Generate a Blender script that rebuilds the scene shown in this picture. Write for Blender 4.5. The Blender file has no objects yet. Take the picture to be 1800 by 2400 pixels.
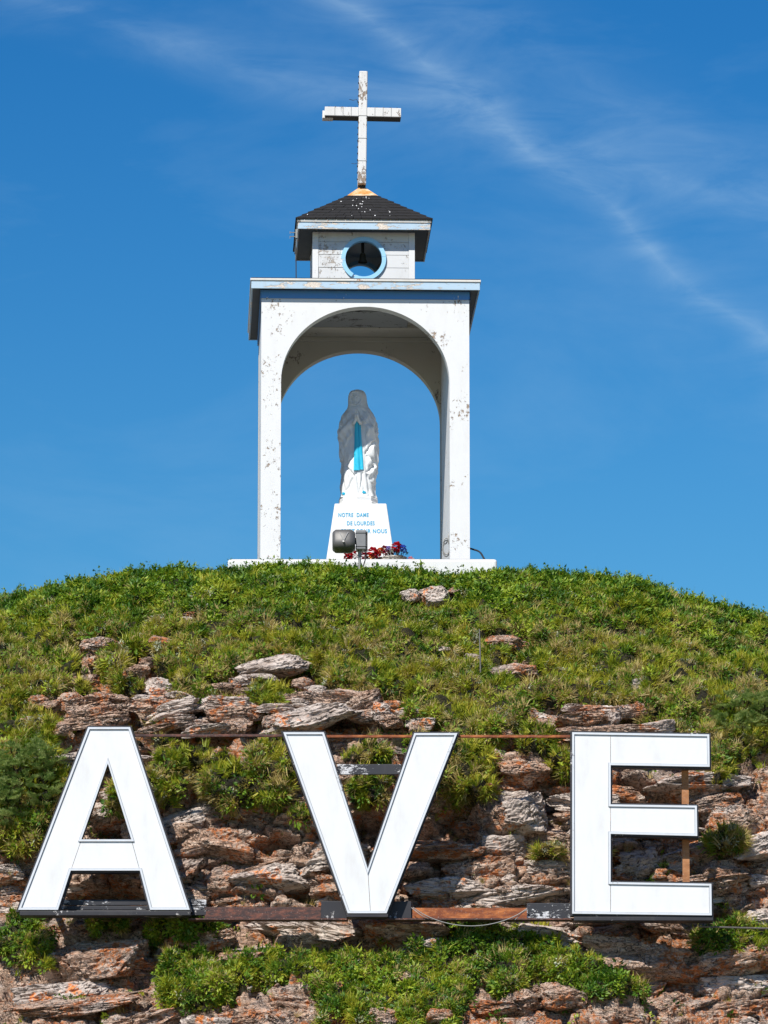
import bpy, bmesh, math, random
import numpy as np
from mathutils import Vector, Matrix
random.seed(7); rng = np.random.default_rng(7)
R = math.radians
S = bpy.context.scene
C = S.collection

# ------------------------------------------------------------------ camera, sky, sun, exposure
F = 12830.0                                   # focal length in pixels of an 1800 px wide picture
CAM = np.array((0.28, -70.0, -13.5)); PITCH = R(11.40)
cam = bpy.data.cameras.new('camera'); cam_o = bpy.data.objects.new('camera', cam); C.objects.link(cam_o)
cam.sensor_fit = 'HORIZONTAL'; cam.sensor_width = 36; cam.lens = F / 1800 * 36
cam.clip_start = 1; cam.clip_end = 5000
cam_o.location = CAM; cam_o.rotation_euler = (math.pi / 2 + PITCH, 0, 0)
S.camera = cam_o
S.render.resolution_x, S.render.resolution_y = 768, 1024

SUN_EL, SUN_AZ = R(45.5), R(27)                 # azimuth: to the left of straight behind the camera
w = bpy.data.worlds.new('World'); S.world = w; w.use_nodes = True
wn, wl = w.node_tree.nodes, w.node_tree.links
wn.clear()
out = wn.new('ShaderNodeOutputWorld'); bg = wn.new('ShaderNodeBackground')
sky = wn.new('ShaderNodeTexSky'); sky.sky_type = 'NISHITA'; sky.sun_disc = False
sky.sun_elevation = SUN_EL; sky.sun_rotation = math.pi + SUN_AZ
sky.altitude = 50; sky.air_density = 1.25; sky.dust_density = 0.05; sky.ozone_density = 3.0
hs = wn.new('ShaderNodeHueSaturation'); hs.inputs['Hue'].default_value = 0.496; hs.inputs['Saturation'].default_value = 1.45
hs.inputs['Value'].default_value = 1.0
wl.new(sky.outputs[0], hs.inputs['Color'])
bg.inputs['Strength'].default_value = 0.070
def wscale(src, k):
    n = wn.new('ShaderNodeVectorMath'); n.operation = 'SCALE'; n.inputs['Scale'].default_value = k; wl.new(src, n.inputs[0]); return n.outputs[0]
gm_ = wn.new('ShaderNodeGamma'); gm_.inputs['Gamma'].default_value = 1.5      # contrasty film-like rendering of the whole sky
wl.new(wscale(hs.outputs[0], .2), gm_.inputs['Color'])
SKY_COL = wscale(gm_.outputs[0], 5.0)

def pix_dir(u, v):
    a, b = (u - 900) / F, (1200 - v) / F
    d = np.array((a, math.cos(PITCH) - b * math.sin(PITCH), math.sin(PITCH) + b * math.cos(PITCH)))
    return d / np.linalg.norm(d)
def at(u, v, Y):
    d = pix_dir(u, v); return CAM + d * ((Y - CAM[1]) / d[1])
def proj(x, y, z):
    X, Yd, Z = x - CAM[0], y - CAM[1], z - CAM[2]
    fw = Yd * math.cos(PITCH) + Z * math.sin(PITCH); up = -Yd * math.sin(PITCH) + Z * math.cos(PITCH)
    return 900 + F * X / fw, 1200 - F * up / fw

# thin cirrus: long bands over the whole sky (each follows a great circle) and faint wisps everywhere
tc = wn.new('ShaderNodeTexCoord')
def wmath(op, a, b=None, clamp=False):
    n = wn.new('ShaderNodeMath'); n.operation = op; n.use_clamp = clamp
    for i, q in enumerate((a, b)):
        if q is None: continue
        if isinstance(q, (int, float)): n.inputs[i].default_value = q
        else: wl.new(q, n.inputs[i])
    return n.outputs[0]
def wnoise(scale, detail=6, rough=.6, dist=0, stretch=None):
    n = wn.new('ShaderNodeTexNoise'); n.inputs['Scale'].default_value = scale; n.inputs['Detail'].default_value = detail
    n.inputs['Roughness'].default_value = rough; n.inputs['Distortion'].default_value = dist
    src = tc.outputs['Generated']
    if stretch:
        m = wn.new('ShaderNodeMapping'); m.inputs['Rotation'].default_value = stretch[0]; m.inputs['Scale'].default_value = stretch[1]
        wl.new(src, m.inputs['Vector']); src = m.outputs[0]
    wl.new(src, n.inputs['Vector']); return n.outputs['Fac']
def band(p, q, width, wob_scale, wob):
    n = np.cross(pix_dir(*p), pix_dir(*q)); n /= np.linalg.norm(n)
    dt = wn.new('ShaderNodeVectorMath'); dt.operation = 'DOT_PRODUCT'; dt.inputs[1].default_value = n
    wl.new(tc.outputs['Generated'], dt.inputs[0])
    wobv = wmath('MULTIPLY', wmath('SUBTRACT', wnoise(wob_scale, 5, .5), .5), wob)
    dd = wmath('ABSOLUTE', wmath('ADD', dt.outputs['Value'], wobv))
    m = wmath('SUBTRACT', 1, wmath('DIVIDE', dd, width), True)
    return wmath('MULTIPLY', m, m)
fib = wmath('MULTIPLY', wmath('SUBTRACT', wnoise(38, 8, .62, .6, ((0, R(40), 0), (1, 1, 3.5))), .36, True), 2.6, True)
b1 = wmath('MULTIPLY', band((880, 60), (1800, 850), .0060, 20, .017), .25)
b1b = wmath('MULTIPLY', band((880, 60), (1800, 850), .026, 20, .017), .11)
b2 = wmath('MULTIPLY', band((80, 0), (760, 190), .010, 30, .010), .24)
b3 = wmath('MULTIPLY', band((1150, 60), (1800, 420), .016, 26, .016), .14)
tot = wmath('ADD', wmath('ADD', b1, b1b), wmath('ADD', b2, b3))
tot = wmath('MULTIPLY', tot, wmath('ADD', wmath('MULTIPLY', fib, .85), .15))
gen = wmath('MULTIPLY', wmath('SUBTRACT', wnoise(16, 7, .6, .4, ((0, R(35), 0), (1, 1, 2.5))), .5, True), .5)
tot = wmath('ADD', tot, wmath('MULTIPLY', gen, .6), True)
mx = wn.new('ShaderNodeMix'); mx.data_type = 'RGBA'
wl.new(tot, mx.inputs['Factor']); wl.new(SKY_COL, mx.inputs['A']); mx.inputs['B'].default_value = (6.0, 8.4, 10.5, 1)
wl.new(mx.outputs['Result'], bg.inputs['Color']); wl.new(bg.outputs[0], out.inputs['Surface'])

sun = bpy.data.lights.new('sun', 'SUN'); sun.energy = 5.0; sun.angle = R(.5); sun.color = (1, .95, .87)
sun_o = bpy.data.objects.new('sun', sun); C.objects.link(sun_o)
to_sun = Vector((-math.sin(SUN_AZ) * math.cos(SUN_EL), -math.cos(SUN_AZ) * math.cos(SUN_EL), math.sin(SUN_EL)))
sun_o.rotation_euler = (-to_sun).to_track_quat('-Z', 'Y').to_euler(); sun_o.location = (-20, -40, 40)
S.view_settings.view_transform = 'Standard'; S.view_settings.look = 'None'
S.view_settings.exposure = 0.30; S.view_settings.gamma = 1

# ------------------------------------------------------------------ numpy noise
_perm = rng.permutation(512).astype(np.int64)
_grad = rng.normal(size=(512, 3)); _grad /= np.linalg.norm(_grad, axis=1)[:, None]
def _h(i, j, k): return _perm[(_perm[(_perm[i & 511] + j) & 511] + k) & 511]
def perlin(x, y, z):
    x, y, z = np.broadcast_arrays(np.asarray(x, float), np.asarray(y, float), np.asarray(z, float))
    i, j, k = np.floor(x).astype(np.int64), np.floor(y).astype(np.int64), np.floor(z).astype(np.int64)
    fx, fy, fz = x - i, y - j, z - k
    f = lambda t: t * t * t * (t * (t * 6 - 15) + 10)
    ux, uy, uz = f(fx), f(fy), f(fz); r = 0
    for a in (0, 1):
        for b in (0, 1):
            for c in (0, 1):
                g = _grad[_h(i + a, j + b, k + c)]
                d = g[..., 0] * (fx - a) + g[..., 1] * (fy - b) + g[..., 2] * (fz - c)
                r = r + d * (ux if a else 1 - ux) * (uy if b else 1 - uy) * (uz if c else 1 - uz)
    return r * 1.5
def fbm(x, y, z, o=4, lac=2.1, g=.5):
    r, a = 0, 1.0
    for _ in range(o):
        r = r + a * perlin(x, y, z); x, y, z, a = x * lac + 7.1, y * lac + 3.3, z * lac + 5.7, a * g
    return r
def voronoi2(x, y, seed=0):
    i, j = np.floor(x).astype(np.int64), np.floor(y).astype(np.int64)
    f1 = np.full(x.shape, 9.); f2 = np.full(x.shape, 9.); cid = np.zeros(x.shape, np.int64)
    for a in (-1, 0, 1):
        for b in (-1, 0, 1):
            h = _h(i + a, j + b, np.full(i.shape, seed))
            px = i + a + .15 + .7 * (_perm[(h + 13) & 511] / 511); py = j + b + .2 + .6 * (_perm[(h + 77) & 511] / 511)
            d = np.hypot(x - px, y - py)
            n = d < f1
            f2 = np.where(n, f1, np.minimum(f2, d)); cid = np.where(n, h, cid); f1 = np.where(n, d, f1)
    return f1, f2, cid
def sst(a, b, x):
    t = np.clip((x - a) / (b - a), 0, 1); return t * t * (3 - 2 * t)

# ------------------------------------------------------------------ materials
MATS = {}
class NT:
    def __init__(s, name):
        s.m = bpy.data.materials.new(name); s.m.use_nodes = True
        s.n, s.l = s.m.node_tree.nodes, s.m.node_tree.links
        s.b = s.n['Principled BSDF']; MATS[name] = s.m
    def _set(s, sock, v):
        if isinstance(v, bpy.types.NodeSocket): s.l.new(v, sock)
        elif isinstance(v, (tuple, list)): sock.default_value = tuple(v) + ((1,) if len(v) == 3 and len(sock.default_value) == 4 else ())
        else: sock.default_value = v
    def set(s, **k):
        for q, v in k.items(): s._set(s.b.inputs[q.replace('_', ' ')], v)
    def math(s, op, a, b=None, clamp=False):
        n = s.n.new('ShaderNodeMath'); n.operation = op; n.use_clamp = clamp; s._set(n.inputs[0], a)
        if b is not None: s._set(n.inputs[1], b)
        return n.outputs[0]
    def pos(s, kind='Position'):
        if kind == 'Position': return s.n.new('ShaderNodeNewGeometry').outputs['Position']
        return s.n.new('ShaderNodeTexCoord').outputs[kind]
    def map(s, vec, scale=(1, 1, 1), rot=(0, 0, 0), loc=(0, 0, 0)):
        n = s.n.new('ShaderNodeMapping'); s.l.new(vec, n.inputs['Vector'])
        n.inputs['Scale'].default_value = scale; n.inputs['Rotation'].default_value = rot; n.inputs['Location'].default_value = loc
        return n.outputs[0]
    def noise(s, vec, scale, detail=5, rough=.55, dist=0):
        n = s.n.new('ShaderNodeTexNoise'); s.l.new(vec, n.inputs['Vector'])
        n.inputs['Scale'].default_value = scale; n.inputs['Detail'].default_value = detail
        n.inputs['Roughness'].default_value = rough; n.inputs['Distortion'].default_value = dist
        return n.outputs['Fac']
    def ramp(s, f, stops):
        n = s.n.new('ShaderNodeValToRGB'); s._set(n.inputs[0], f); e = n.color_ramp.elements
        while len(e) < len(stops): e.new(.5)
        for q, (p, c) in zip(e, stops): q.position = p; q.color = tuple(c) + (1,) if len(c) == 3 else c
        return n.outputs[0]
    def step(s, f, a, b): 
        n = s.n.new('ShaderNodeMapRange'); n.interpolation_type = 'SMOOTHSTEP'; s._set(n.inputs[0], f)
        n.inputs[1].default_value = a; n.inputs[2].default_value = b; return n.outputs[0]
    def mix(s, f, a, b):
        n = s.n.new('ShaderNodeMix'); n.data_type = 'RGBA'; s._set(n.inputs['Factor'], f); s._set(n.inputs['A'], a); s._set(n.inputs['B'], b)
        return n.outputs['Result']
    def bump(s, h, dist=.01, strength=1.0):
        n = s.n.new('ShaderNodeBump'); s._set(n.inputs['Height'], h); n.inputs['Distance'].default_value = dist
        n.inputs['Strength'].default_value = strength; s.l.new(n.outputs[0], s.b.inputs['Normal'])

def paint(name, base, chip=(.22, .17, .13), amount=.5, dirt=.12, chip_scale=26, zone_scale=2.2, stretch=(1, 1, .8), chip2=None, rough=.55):
    """weathered paint: zones where it has flaked off to the wood, faint grime"""
    t = NT(name); p = t.pos('Object')
    zone = t.noise(p, zone_scale, 3, .6); fine = t.noise(t.map(p, stretch), chip_scale, 6, .72)
    k = t.math('ADD', t.math('MULTIPLY', zone, .9), t.math('MULTIPLY', fine, 1.0))
    m = t.step(k, 1.29 - amount * .35, 1.32 - amount * .35)
    g = t.step(t.noise(t.map(p, (1, 1, .35)), 5, 6, .65), .45, .8)
    col = t.mix(t.math('MULTIPLY', g, dirt), base, (.35, .31, .26))
    cc = t.ramp(t.noise(p, 60, 4), [(.3, chip), (.7, chip2 or tuple(min(1, c * 2.1) for c in chip))])
    t.set(Base_Color=t.mix(m, col, cc), Roughness=rough)
    t.bump(t.math('SUBTRACT', t.math('MULTIPLY', t.noise(p, 14, 3), .25), m), .003)
    return t.m
WHITE = paint('white_paint', (.68, .69, .695), amount=.25, dirt=.12)
PILLAR = paint('flaking_white_paint', (.68, .69, .695), amount=.50, dirt=.14, chip=(.20, .15, .11))
BOARD = paint('board_white_paint', (.62, .635, .645), amount=.46, dirt=.4, chip=(.25, .21, .17), chip_scale=38, chip2=(.5, .45, .4))
CROSSW = paint('cross_white_paint', (.64, .64, .63), amount=.74, dirt=.35, chip=(.16, .12, .09), chip_scale=30, stretch=(1, 1, .5))
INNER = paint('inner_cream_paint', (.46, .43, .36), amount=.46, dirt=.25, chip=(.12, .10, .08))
HATCH = paint('grey_hatch_paint', (.22, .24, .25), amount=.62, dirt=.2, chip=(.02, .02, .02), chip_scale=12, stretch=(1.6, 1.6, 1.6), chip2=(.03, .03, .03))
FASCIA = paint('blue_white_fascia_paint', (.40, .54, .66), amount=.80, dirt=.3, chip=(.45, .36, .27), chip_scale=18, stretch=(.35, .35, 1.6), chip2=(.78, .74, .68))
DRIP = paint('drip_edge_paint', (.62, .61, .57), amount=.42, dirt=.35, chip=(.32, .14, .05))
BLUE = paint('blue_paint', (.07, .25, .58), amount=.38, dirt=.08, chip=(.5, .5, .48))
RING = paint('pale_blue_paint', (.30, .58, .80), amount=.36, dirt=.08, chip=(.5, .5, .48))
SOFFIT = paint('shaded_blue_paint', (.018, .04, .06), amount=.1, dirt=.1, chip=(.2, .2, .2))  # blue soffit paint with the shade under the eaves put into its colour
PANEL = paint('white_letter_panel', (.70, .715, .73), amount=0, dirt=.22, rough=.35)
TRIM = paint('grey_white_trim', (.58, .62, .67), amount=.30, dirt=.25, chip=(.12, .12, .13), chip_scale=40)
BLACKW = paint('black_flaking_paint', (.018, .018, .024), amount=.52, dirt=.05, chip=(.18, .17, .17), chip_scale=22, chip2=(.55, .54, .54))
BLACKB = paint('black_white_worn_plank', (.020, .021, .028), amount=.84, dirt=.05, chip=(.35, .36, .38), chip_scale=24, stretch=(.6, .6, 1.6), chip2=(.7, .7, .72))
CONC = paint('white_concrete', (.68, .69, .69), amount=.12, dirt=.14, chip=(.4, .38, .35))
PLASTER = paint('white_plaster', (.66, .67, .68), amount=.02, dirt=.05, chip=(.5, .5, .5))

def simple(name, col, rough=.6, metal=0, var=.15, scale=20, bump=0):
    t = NT(name); p = t.pos('Object'); n = t.noise(p, scale, 5)
    t.set(Base_Color=t.mix(n, tuple(c * (1 - var) for c in col), tuple(min(1, c * (1 + var)) for c in col)), Roughness=rough, Metallic=metal)
    if bump: t.bump(n, bump)
    return t.m
BOUNCECUT = simple('bounce_cut_grey', (.17, .165, .155), .9, 0, .3, 9)  # dull grey for the added slab that damps bounced light
SHINGLE = simple('black_shingle', (.011, .0105, .011), .95, 0, .6, 60, .004)
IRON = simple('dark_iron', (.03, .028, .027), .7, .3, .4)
LAMPG = simple('grey_lamp_metal', (.11, .108, .105), .5, .3, .2)
LAMPB = simple('grey_box_metal', (.20, .205, .21), .55, .2, .2)
CABLE = simple('black_cable', (.02, .02, .022), .6)
SHADOWGAP = simple('shadow_gap_grey', (.30, .32, .35), .6)  # grey standing in for the shadow line inside the letter trim
WIRE = simple('grey_wire', (.28, .28, .27), .5, .4)
SASH = simple('sash_blue', (.015, .44, .66), .45, 0, .08)
INK = simple('lettering_blue', (.03, .30, .50), .5, 0, .1)
BELLM = simple('bell_bronze', (.05, .045, .035), .5, .3, .3)
STONE = simple('pale_stone', (.55, .52, .47), .85, 0, .25, 12, .01)
STEEL = simple('dull_steel', (.16, .15, .14), .55, .5, .4)
def rust(name, a, b, c, scale=9):
    t = NT(name); p = t.pos('Object')
    n = t.noise(t.map(p, (.5, 1, 1.6)), scale, 8, .7)
    col = t.ramp(n, [(.28, a), (.47, b), (.62, c), (.78, tuple(min(1, q * 1.5) for q in c))])
    sp = t.step(t.noise(p, 55, 4, .7), .60, .68)
    t.set(Base_Color=t.mix(t.math('MULTIPLY', sp, .6), col, (.5, .4, .36)), Roughness=.85); t.bump(n, .004); return t.m
RUST = rust('rust_orange', (.045, .018, .015), (.20, .055, .02), (.42, .14, .04))
RUSTD = rust('rust_dark', (.02, .016, .018), (.055, .032, .03), (.16, .06, .04), 14)
CAPM = rust('rust_stained_white', (.28, .09, .02), (.58, .27, .07), (.70, .60, .46), 7)
POSTM = rust('rust_brown_post', (.18, .07, .03), (.34, .15, .06), (.46, .22, .10), 6)

def statue_mat():
    t = NT('statue_white'); p = t.pos('Object')
    n = t.noise(p, 9, 5); t.set(Base_Color=t.mix(t.step(n, .5, .8), (.68, .70, .71), (.54, .56, .58)), Roughness=.6)
    t.bump(t.noise(p, 70, 3), .002); return t.m
STATUE = statue_mat()

def rock_color(t, p):
    big = t.noise(p, 1.6, 4, .6); strat = t.noise(t.map(p, (1.2, 1.2, 5)), 2.2, 7, .68, .7); fine = t.noise(p, 26, 8, .75)
    c = t.ramp(strat, [(.26, (.22, .115, .075)), (.42, (.56, .34, .225)), (.54, (.74, .51, .375)), (.68, (.84, .68, .56))])
    c = t.mix(t.math('MULTIPLY', t.step(big, .52, .64), .6), c, (.52, .46, .42))
    c = t.mix(t.math('MULTIPLY', t.step(fine, .50, .64), .60), c, (.86, .74, .64))
    c = t.mix(t.math('MULTIPLY', t.step(fine, .47, .32), .65), c, (.10, .066, .05))
    dn = t.n.new('ShaderNodeTexNoise'); t.l.new(p, dn.inputs['Vector']); dn.inputs['Scale'].default_value = 5; dn.inputs['Detail'].default_value = 4
    dv = t.n.new('ShaderNodeVectorMath'); dv.operation = 'MULTIPLY_ADD'; t.l.new(dn.outputs['Color'], dv.inputs[0]); dv.inputs[1].default_value = (.60, .60, .60); t.l.new(p, dv.inputs[2])
    vo = t.n.new('ShaderNodeTexVoronoi'); vo.feature = 'DISTANCE_TO_EDGE'; vo.inputs['Scale'].default_value = 3.6; t.l.new(t.map(dv.outputs[0], (1, 1, 2.8)), vo.inputs['Vector'])
    crk = t.math('MAXIMUM', t.step(vo.outputs['Distance'], .0, .05), t.step(t.noise(t.map(p, loc=(3, 8, 1)), 4.5, 4, .6), .46, .56))
    sv = t.noise(t.map(p, (1, 1, 4.2), (.12, .10, 0), (2, 5, 7)), 5.5, 7, .66, .9)
    crv = t.step(t.math('ABSOLUTE', t.math('SUBTRACT', sv, .5)), .001, .016)
    crk = t.math('MINIMUM', crk, crv)
    c = t.mix(crk, (.06, .042, .033), c)
    li = t.math('MULTIPLY', t.step(t.noise(p, 2.6, 4, .7), .50, .58), t.step(t.noise(p, 19, 6, .7), .43, .55))
    c = t.mix(t.math('MULTIPLY', li, .85), c, (.70, .20, .03))
    wh = t.math('MULTIPLY', t.step(t.noise(t.map(p, loc=(9, 4, 2)), 3.4, 4, .7), .57, .66), t.step(t.noise(p, 30, 6, .7), .47, .58))
    c = t.mix(t.math('MULTIPLY', wh, .7), c, (.70, .68, .64))
    h = t.math('ADD', t.math('MULTIPLY', strat, 1.3), t.math('MULTIPLY', fine, .8))
    h = t.math('ADD', h, t.math('ADD', t.math('MULTIPLY', t.noise(t.map(p, (1, 1, 2.2)), 9, 6, .7, .5), 1.0), t.math('MULTIPLY', crk, .9)))
    return c, h
def rock_mat():
    t = NT('limestone'); p = t.pos(); c, h = rock_color(t, p)
    t.set(Base_Color=c, Roughness=.9); t.bump(h, .06, 1.0); return t.m
ROCK = rock_mat()
def rock_mat_grey():
    t = NT('grey_limestone'); p = t.pos()
    a = t.noise(t.map(p, (1, 1, 1.8)), 3.2, 6, .6, .3); fine = t.noise(p, 34, 7, .7)
    c = t.ramp(a, [(.30, (.28, .22, .18)), (.45, (.46, .38, .33)), (.60, (.60, .515, .455)), (.75, (.74, .66, .59))])
    c = t.mix(t.math('MULTIPLY', t.step(fine, .46, .33), .6), c, (.14, .11, .09))
    sv = t.noise(t.map(p, (1, 1, 2.6), (.3, .15, 0)), 2.6, 6, .6, 1.2); crv = t.step(t.math('ABSOLUTE', t.math('SUBTRACT', sv, .5)), .001, .012)
    c = t.mix(crv, (.07, .052, .042), c)
    li = t.math('MULTIPLY', t.step(t.noise(p, 3.4, 3, .6), .57, .64), t.step(t.noise(p, 22, 6, .7), .43, .55))
    c = t.mix(t.math('MULTIPLY', li, .9), c, (.72, .22, .035))
    t.set(Base_Color=c, Roughness=.9)
    t.bump(t.math('ADD', t.math('MULTIPLY', fine, .6), t.math('ADD', t.math('MULTIPLY', crv, .8), t.math('MULTIPLY', a, .8))), .04); return t.m
ROCKG = rock_mat_grey()
def hill_mat():
    t = NT('hillside_ground'); p = t.pos(); c, h = rock_color(t, p)
    a = t.n.new('ShaderNodeAttribute'); a.attribute_name = 'turf'
    n = t.noise(p, 5, 6, .65); n2 = t.noise(p, 24, 6, .7)
    so = t.ramp(t.math('ADD', t.math('MULTIPLY', n, .6), t.math('MULTIPLY', n2, .4)),
                [(.32, (.014, .011, .007)), (.45, (.030, .025, .010)), (.56, (.045, .045, .012)), (.70, (.10, .07, .03))])
    f = t.step(t.math('ADD', a.outputs['Fac'], t.math('MULTIPLY', t.math('SUBTRACT', n2, .5), .7)), .40, .55)
    t.set(Base_Color=t.mix(f, c, so), Roughness=.95); t.bump(h, .06, 1.0); return t.m
HILL = hill_mat()

def leaf_mat(name, cols, patch=2.2, rnd=.55, trans=.35):
    """leaf colour varies plant by plant and in patches over the hill"""
    t = NT(name); oi = t.n.new('ShaderNodeObjectInfo'); p = t.pos()
    f = t.math('ADD', t.math('MULTIPLY', oi.outputs['Random'], rnd), t.math('MULTIPLY', t.step(t.noise(p, patch, 4, .6), .3, .7), 1 - rnd))
    k = len(cols); c = t.ramp(f, [((i + .2) / k, q) for i, q in enumerate(cols)])
    t.set(Base_Color=c, Roughness=.55)
    tr = t.n.new('ShaderNodeBsdfTranslucent'); t.l.new(c, tr.inputs[0])
    ms = t.n.new('ShaderNodeMixShader'); ms.inputs[0].default_value = trans
    t.l.new(t.b.outputs[0], ms.inputs[1]); t.l.new(tr.outputs[0], ms.inputs[2])
    t.l.new(ms.outputs[0], t.n['Material Output'].inputs['Surface']); return t.m
HERB = leaf_mat('herb_leaf', [(.020, .075, .004), (.055, .15, .007), (.15, .27, .012), (.34, .42, .025)])
GRASSM = leaf_mat('grass_blade', [(.07, .15, .006), (.17, .25, .010), (.34, .37, .02), (.48, .44, .04)])
DRY = leaf_mat('dry_blade', [(.32, .24, .06), (.50, .38, .13), (.62, .50, .22), (.40, .33, .05)])
PALE = leaf_mat('pale_leaf', [(.28, .34, .17), (.42, .46, .30), (.55, .57, .42)])
MOSS = leaf_mat('olive_leaf', [(.13, .11, .015), (.24, .19, .02), (.19, .11, .025), (.30, .25, .035)])
JUN = leaf_mat('juniper_needle', [(.10, .20, .04), (.20, .30, .07), (.32, .42, .12), (.46, .54, .20)], 9, .1, .3)

# ------------------------------------------------------------------ mesh helpers
def mesh_obj(name, verts, faces, mat, parent=None, smooth=False):
    me = bpy.data.meshes.new(name)
    me.from_pydata([tuple(map(float, v)) for v in verts], [], faces); me.update()
    if mat: me.materials.append(mat)
    if smooth: me.polygons.foreach_set('use_smooth', [True] * len(me.polygons))
    o = bpy.data.objects.new(name, me); C.objects.link(o)
    if parent: o.parent = parent
    return o
def obj_me(name, me, parent=None):
    o = bpy.data.objects.new(name, me); C.objects.link(o)
    if parent: o.parent = parent
    return o
def tag(o, label=None, cat=None, group=None, kind=None):
    for k, v in (('label', label), ('category', cat), ('group', group), ('kind', kind)):
        if v: o[k] = v
    return o
def empty(name, loc=(0, 0, 0), rz=0):
    o = bpy.data.objects.new(name, None); C.objects.link(o); o.location = [float(q) for q in loc]; o.rotation_euler = (0, 0, rz)
    o.empty_display_size = .1; return o
class MB:
    def __init__(s): s.v, s.f = [], []
    def add(s, v, f):
        n = len(s.v); s.v += [tuple(map(float, q)) for q in v]; s.f += [tuple(i + n for i in q) for q in f]; return s
    def box(s, x0, x1, y0, y1, z0, z1):
        return s.add([(x, y, z) for z in (z0, z1) for x, y in ((x0, y0), (x1, y0), (x1, y1), (x0, y1))],
                     [(3, 2, 1, 0), (4, 5, 6, 7), (0, 1, 5, 4), (1, 2, 6, 5), (2, 3, 7, 6), (3, 0, 4, 7)])
    def prism(s, pts, y0, y1):
        """polygon in the x-z plane (counter-clockwise seen from -y), extruded from y0 to y1"""
        n = len(pts)
        v = [(x, y0, z) for x, z in pts] + [(x, y1, z) for x, z in pts]
        f = [tuple(range(n)), tuple(range(2 * n - 1, n - 1, -1))] + [(i, i + n, (i + 1) % n + n, (i + 1) % n) for i in range(n)]
        return s.add(v, f)
    def tube(s, pts, r, n=8, cap=True):
        P = [Vector(p) for p in pts]; rs = r if isinstance(r, (list, tuple)) else [r] * len(P)
        ref = Vector((.3, .2, 1)).normalized(); v = []
        for i, p in enumerate(P):
            d = (P[min(i + 1, len(P) - 1)] - P[max(i - 1, 0)]).normalized()
            a = d.cross(ref)
            if a.length < .05: a = d.cross(Vector((1, 0, 0)))
            a.normalize(); b = d.cross(a)
            v += [p + (a * math.cos(q) + b * math.sin(q)) * rs[i] for q in [2 * math.pi * k / n for k in range(n)]]
        f = [(i * n + k, i * n + (k + 1) % n, (i + 1) * n + (k + 1) % n, (i + 1) * n + k) for i in range(len(P) - 1) for k in range(n)]
        if cap: f += [tuple(range(n - 1, -1, -1)), tuple((len(P) - 1) * n + k for k in range(n))]
        return s.add(v, f)
    def lathe(s, prof, n=24, c=(0, 0, 0)):
        v = [(c[0] + r * math.cos(2 * math.pi * k / n), c[1] + r * math.sin(2 * math.pi * k / n), c[2] + z) for r, z in prof for k in range(n)]
        f = [(i * n + k, i * n + (k + 1) % n, (i + 1) * n + (k + 1) % n, (i + 1) * n + k) for i in range(len(prof) - 1) for k in range(n)]
        f += [tuple(range(n - 1, -1, -1)), tuple((len(prof) - 1) * n + k for k in range(n))]
        return s.add(v, f)
    def obj(s, name, mat, parent=None, bevel=0, smooth=False, seg=2):
        o = mesh_obj(name, s.v, s.f, mat, parent, smooth)
        bm = bmesh.new(); bm.from_mesh(o.data); bmesh.ops.recalc_face_normals(bm, faces=bm.faces); bm.to_mesh(o.data); bm.free()
        if bevel:
            m = o.modifiers.new('bevel', 'BEVEL'); m.width = bevel; m.segments = seg; m.limit_method = 'ANGLE'; m.angle_limit = R(40)
        return o
def wobble(o, amp, freq=3.0):
    """hand-built boards are never quite straight"""
    for v in o.data.vertices:
        q = v.co * freq; n = perlin(q.x, q.y, q.z)
        v.co += Vector((n * amp * .5, n * amp * .4, n * amp))
    return o

# ------------------------------------------------------------------ the hill
CREST = [(-9000, 3400), (-3200, 2100), (-1200, 1700), (-300, 1485), (0, 1412), (60, 1400), (200, 1366), (330, 1352), (450, 1350), (540, 1350), (600, 1338),
         (700, 1334), (850, 1346), (950, 1352), (1050, 1362), (1090, 1360), (1150, 1348), (1250, 1350), (1400, 1360), (1500, 1372),
         (1560, 1398), (1650, 1420), (1750, 1436), (1800, 1452), (2100, 1560), (3000, 1850), (5000, 2500), (11000, 4200)]
def crest_y(x): return -.9 + .012 * np.minimum(np.asarray(x) ** 2, 120)
_cx, _cz = [], []
for u, v in CREST:
    x = (u - 900) / 184
    for _ in range(5):
        p = at(u, v, float(crest_y(x))); x = p[0]
    _cx.append(p[0]); _cz.append(p[2])
def crest_z(x):
    e = .12
    return sum(np.interp(x + d * e, _cx, _cz) for d in (-2, -1, 0, 1, 2)) / 5
PROF = np.array([(9, -6), (6.0, -2.0), (4, -.55), (3.2, -.30), (.3, -.22), (-.2, -.16), (-.55, -.05), (-.9, 0), (-1.3, -.14), (-1.9, -.52), (-2.7, -1.12), (-3.5, -1.75),
                 (-4.2, -2.38), (-4.6, -2.85), (-4.82, -3.5), (-4.98, -4.3), (-5.12, -5.0), (-5.35, -5.42), (-6.0, -5.98), (-6.8, -6.75),
                 (-7.8, -7.75), (-9.5, -9.6), (-13, -13.4), (-15.5, -14.9), (-22, -16.0)])
_pl = np.concatenate([[0], np.cumsum(np.hypot(*np.diff(PROF, axis=0).T))])
def prof(s):
    y = z = 0
    for d in (-.16, -.08, 0, .08, .16):
        y = y + np.interp(s + d, _pl, PROF[:, 0]) / 5; z = z + np.interp(s + d, _pl, PROF[:, 1]) / 5
    return y, z
S_CREST = _pl[7]; S_END = _pl[-1]
def base(x, s):
    y, z = prof(s); x = np.asarray(x, float)
    return x, y + (crest_y(x) + .9), z + crest_z(x)

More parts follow.
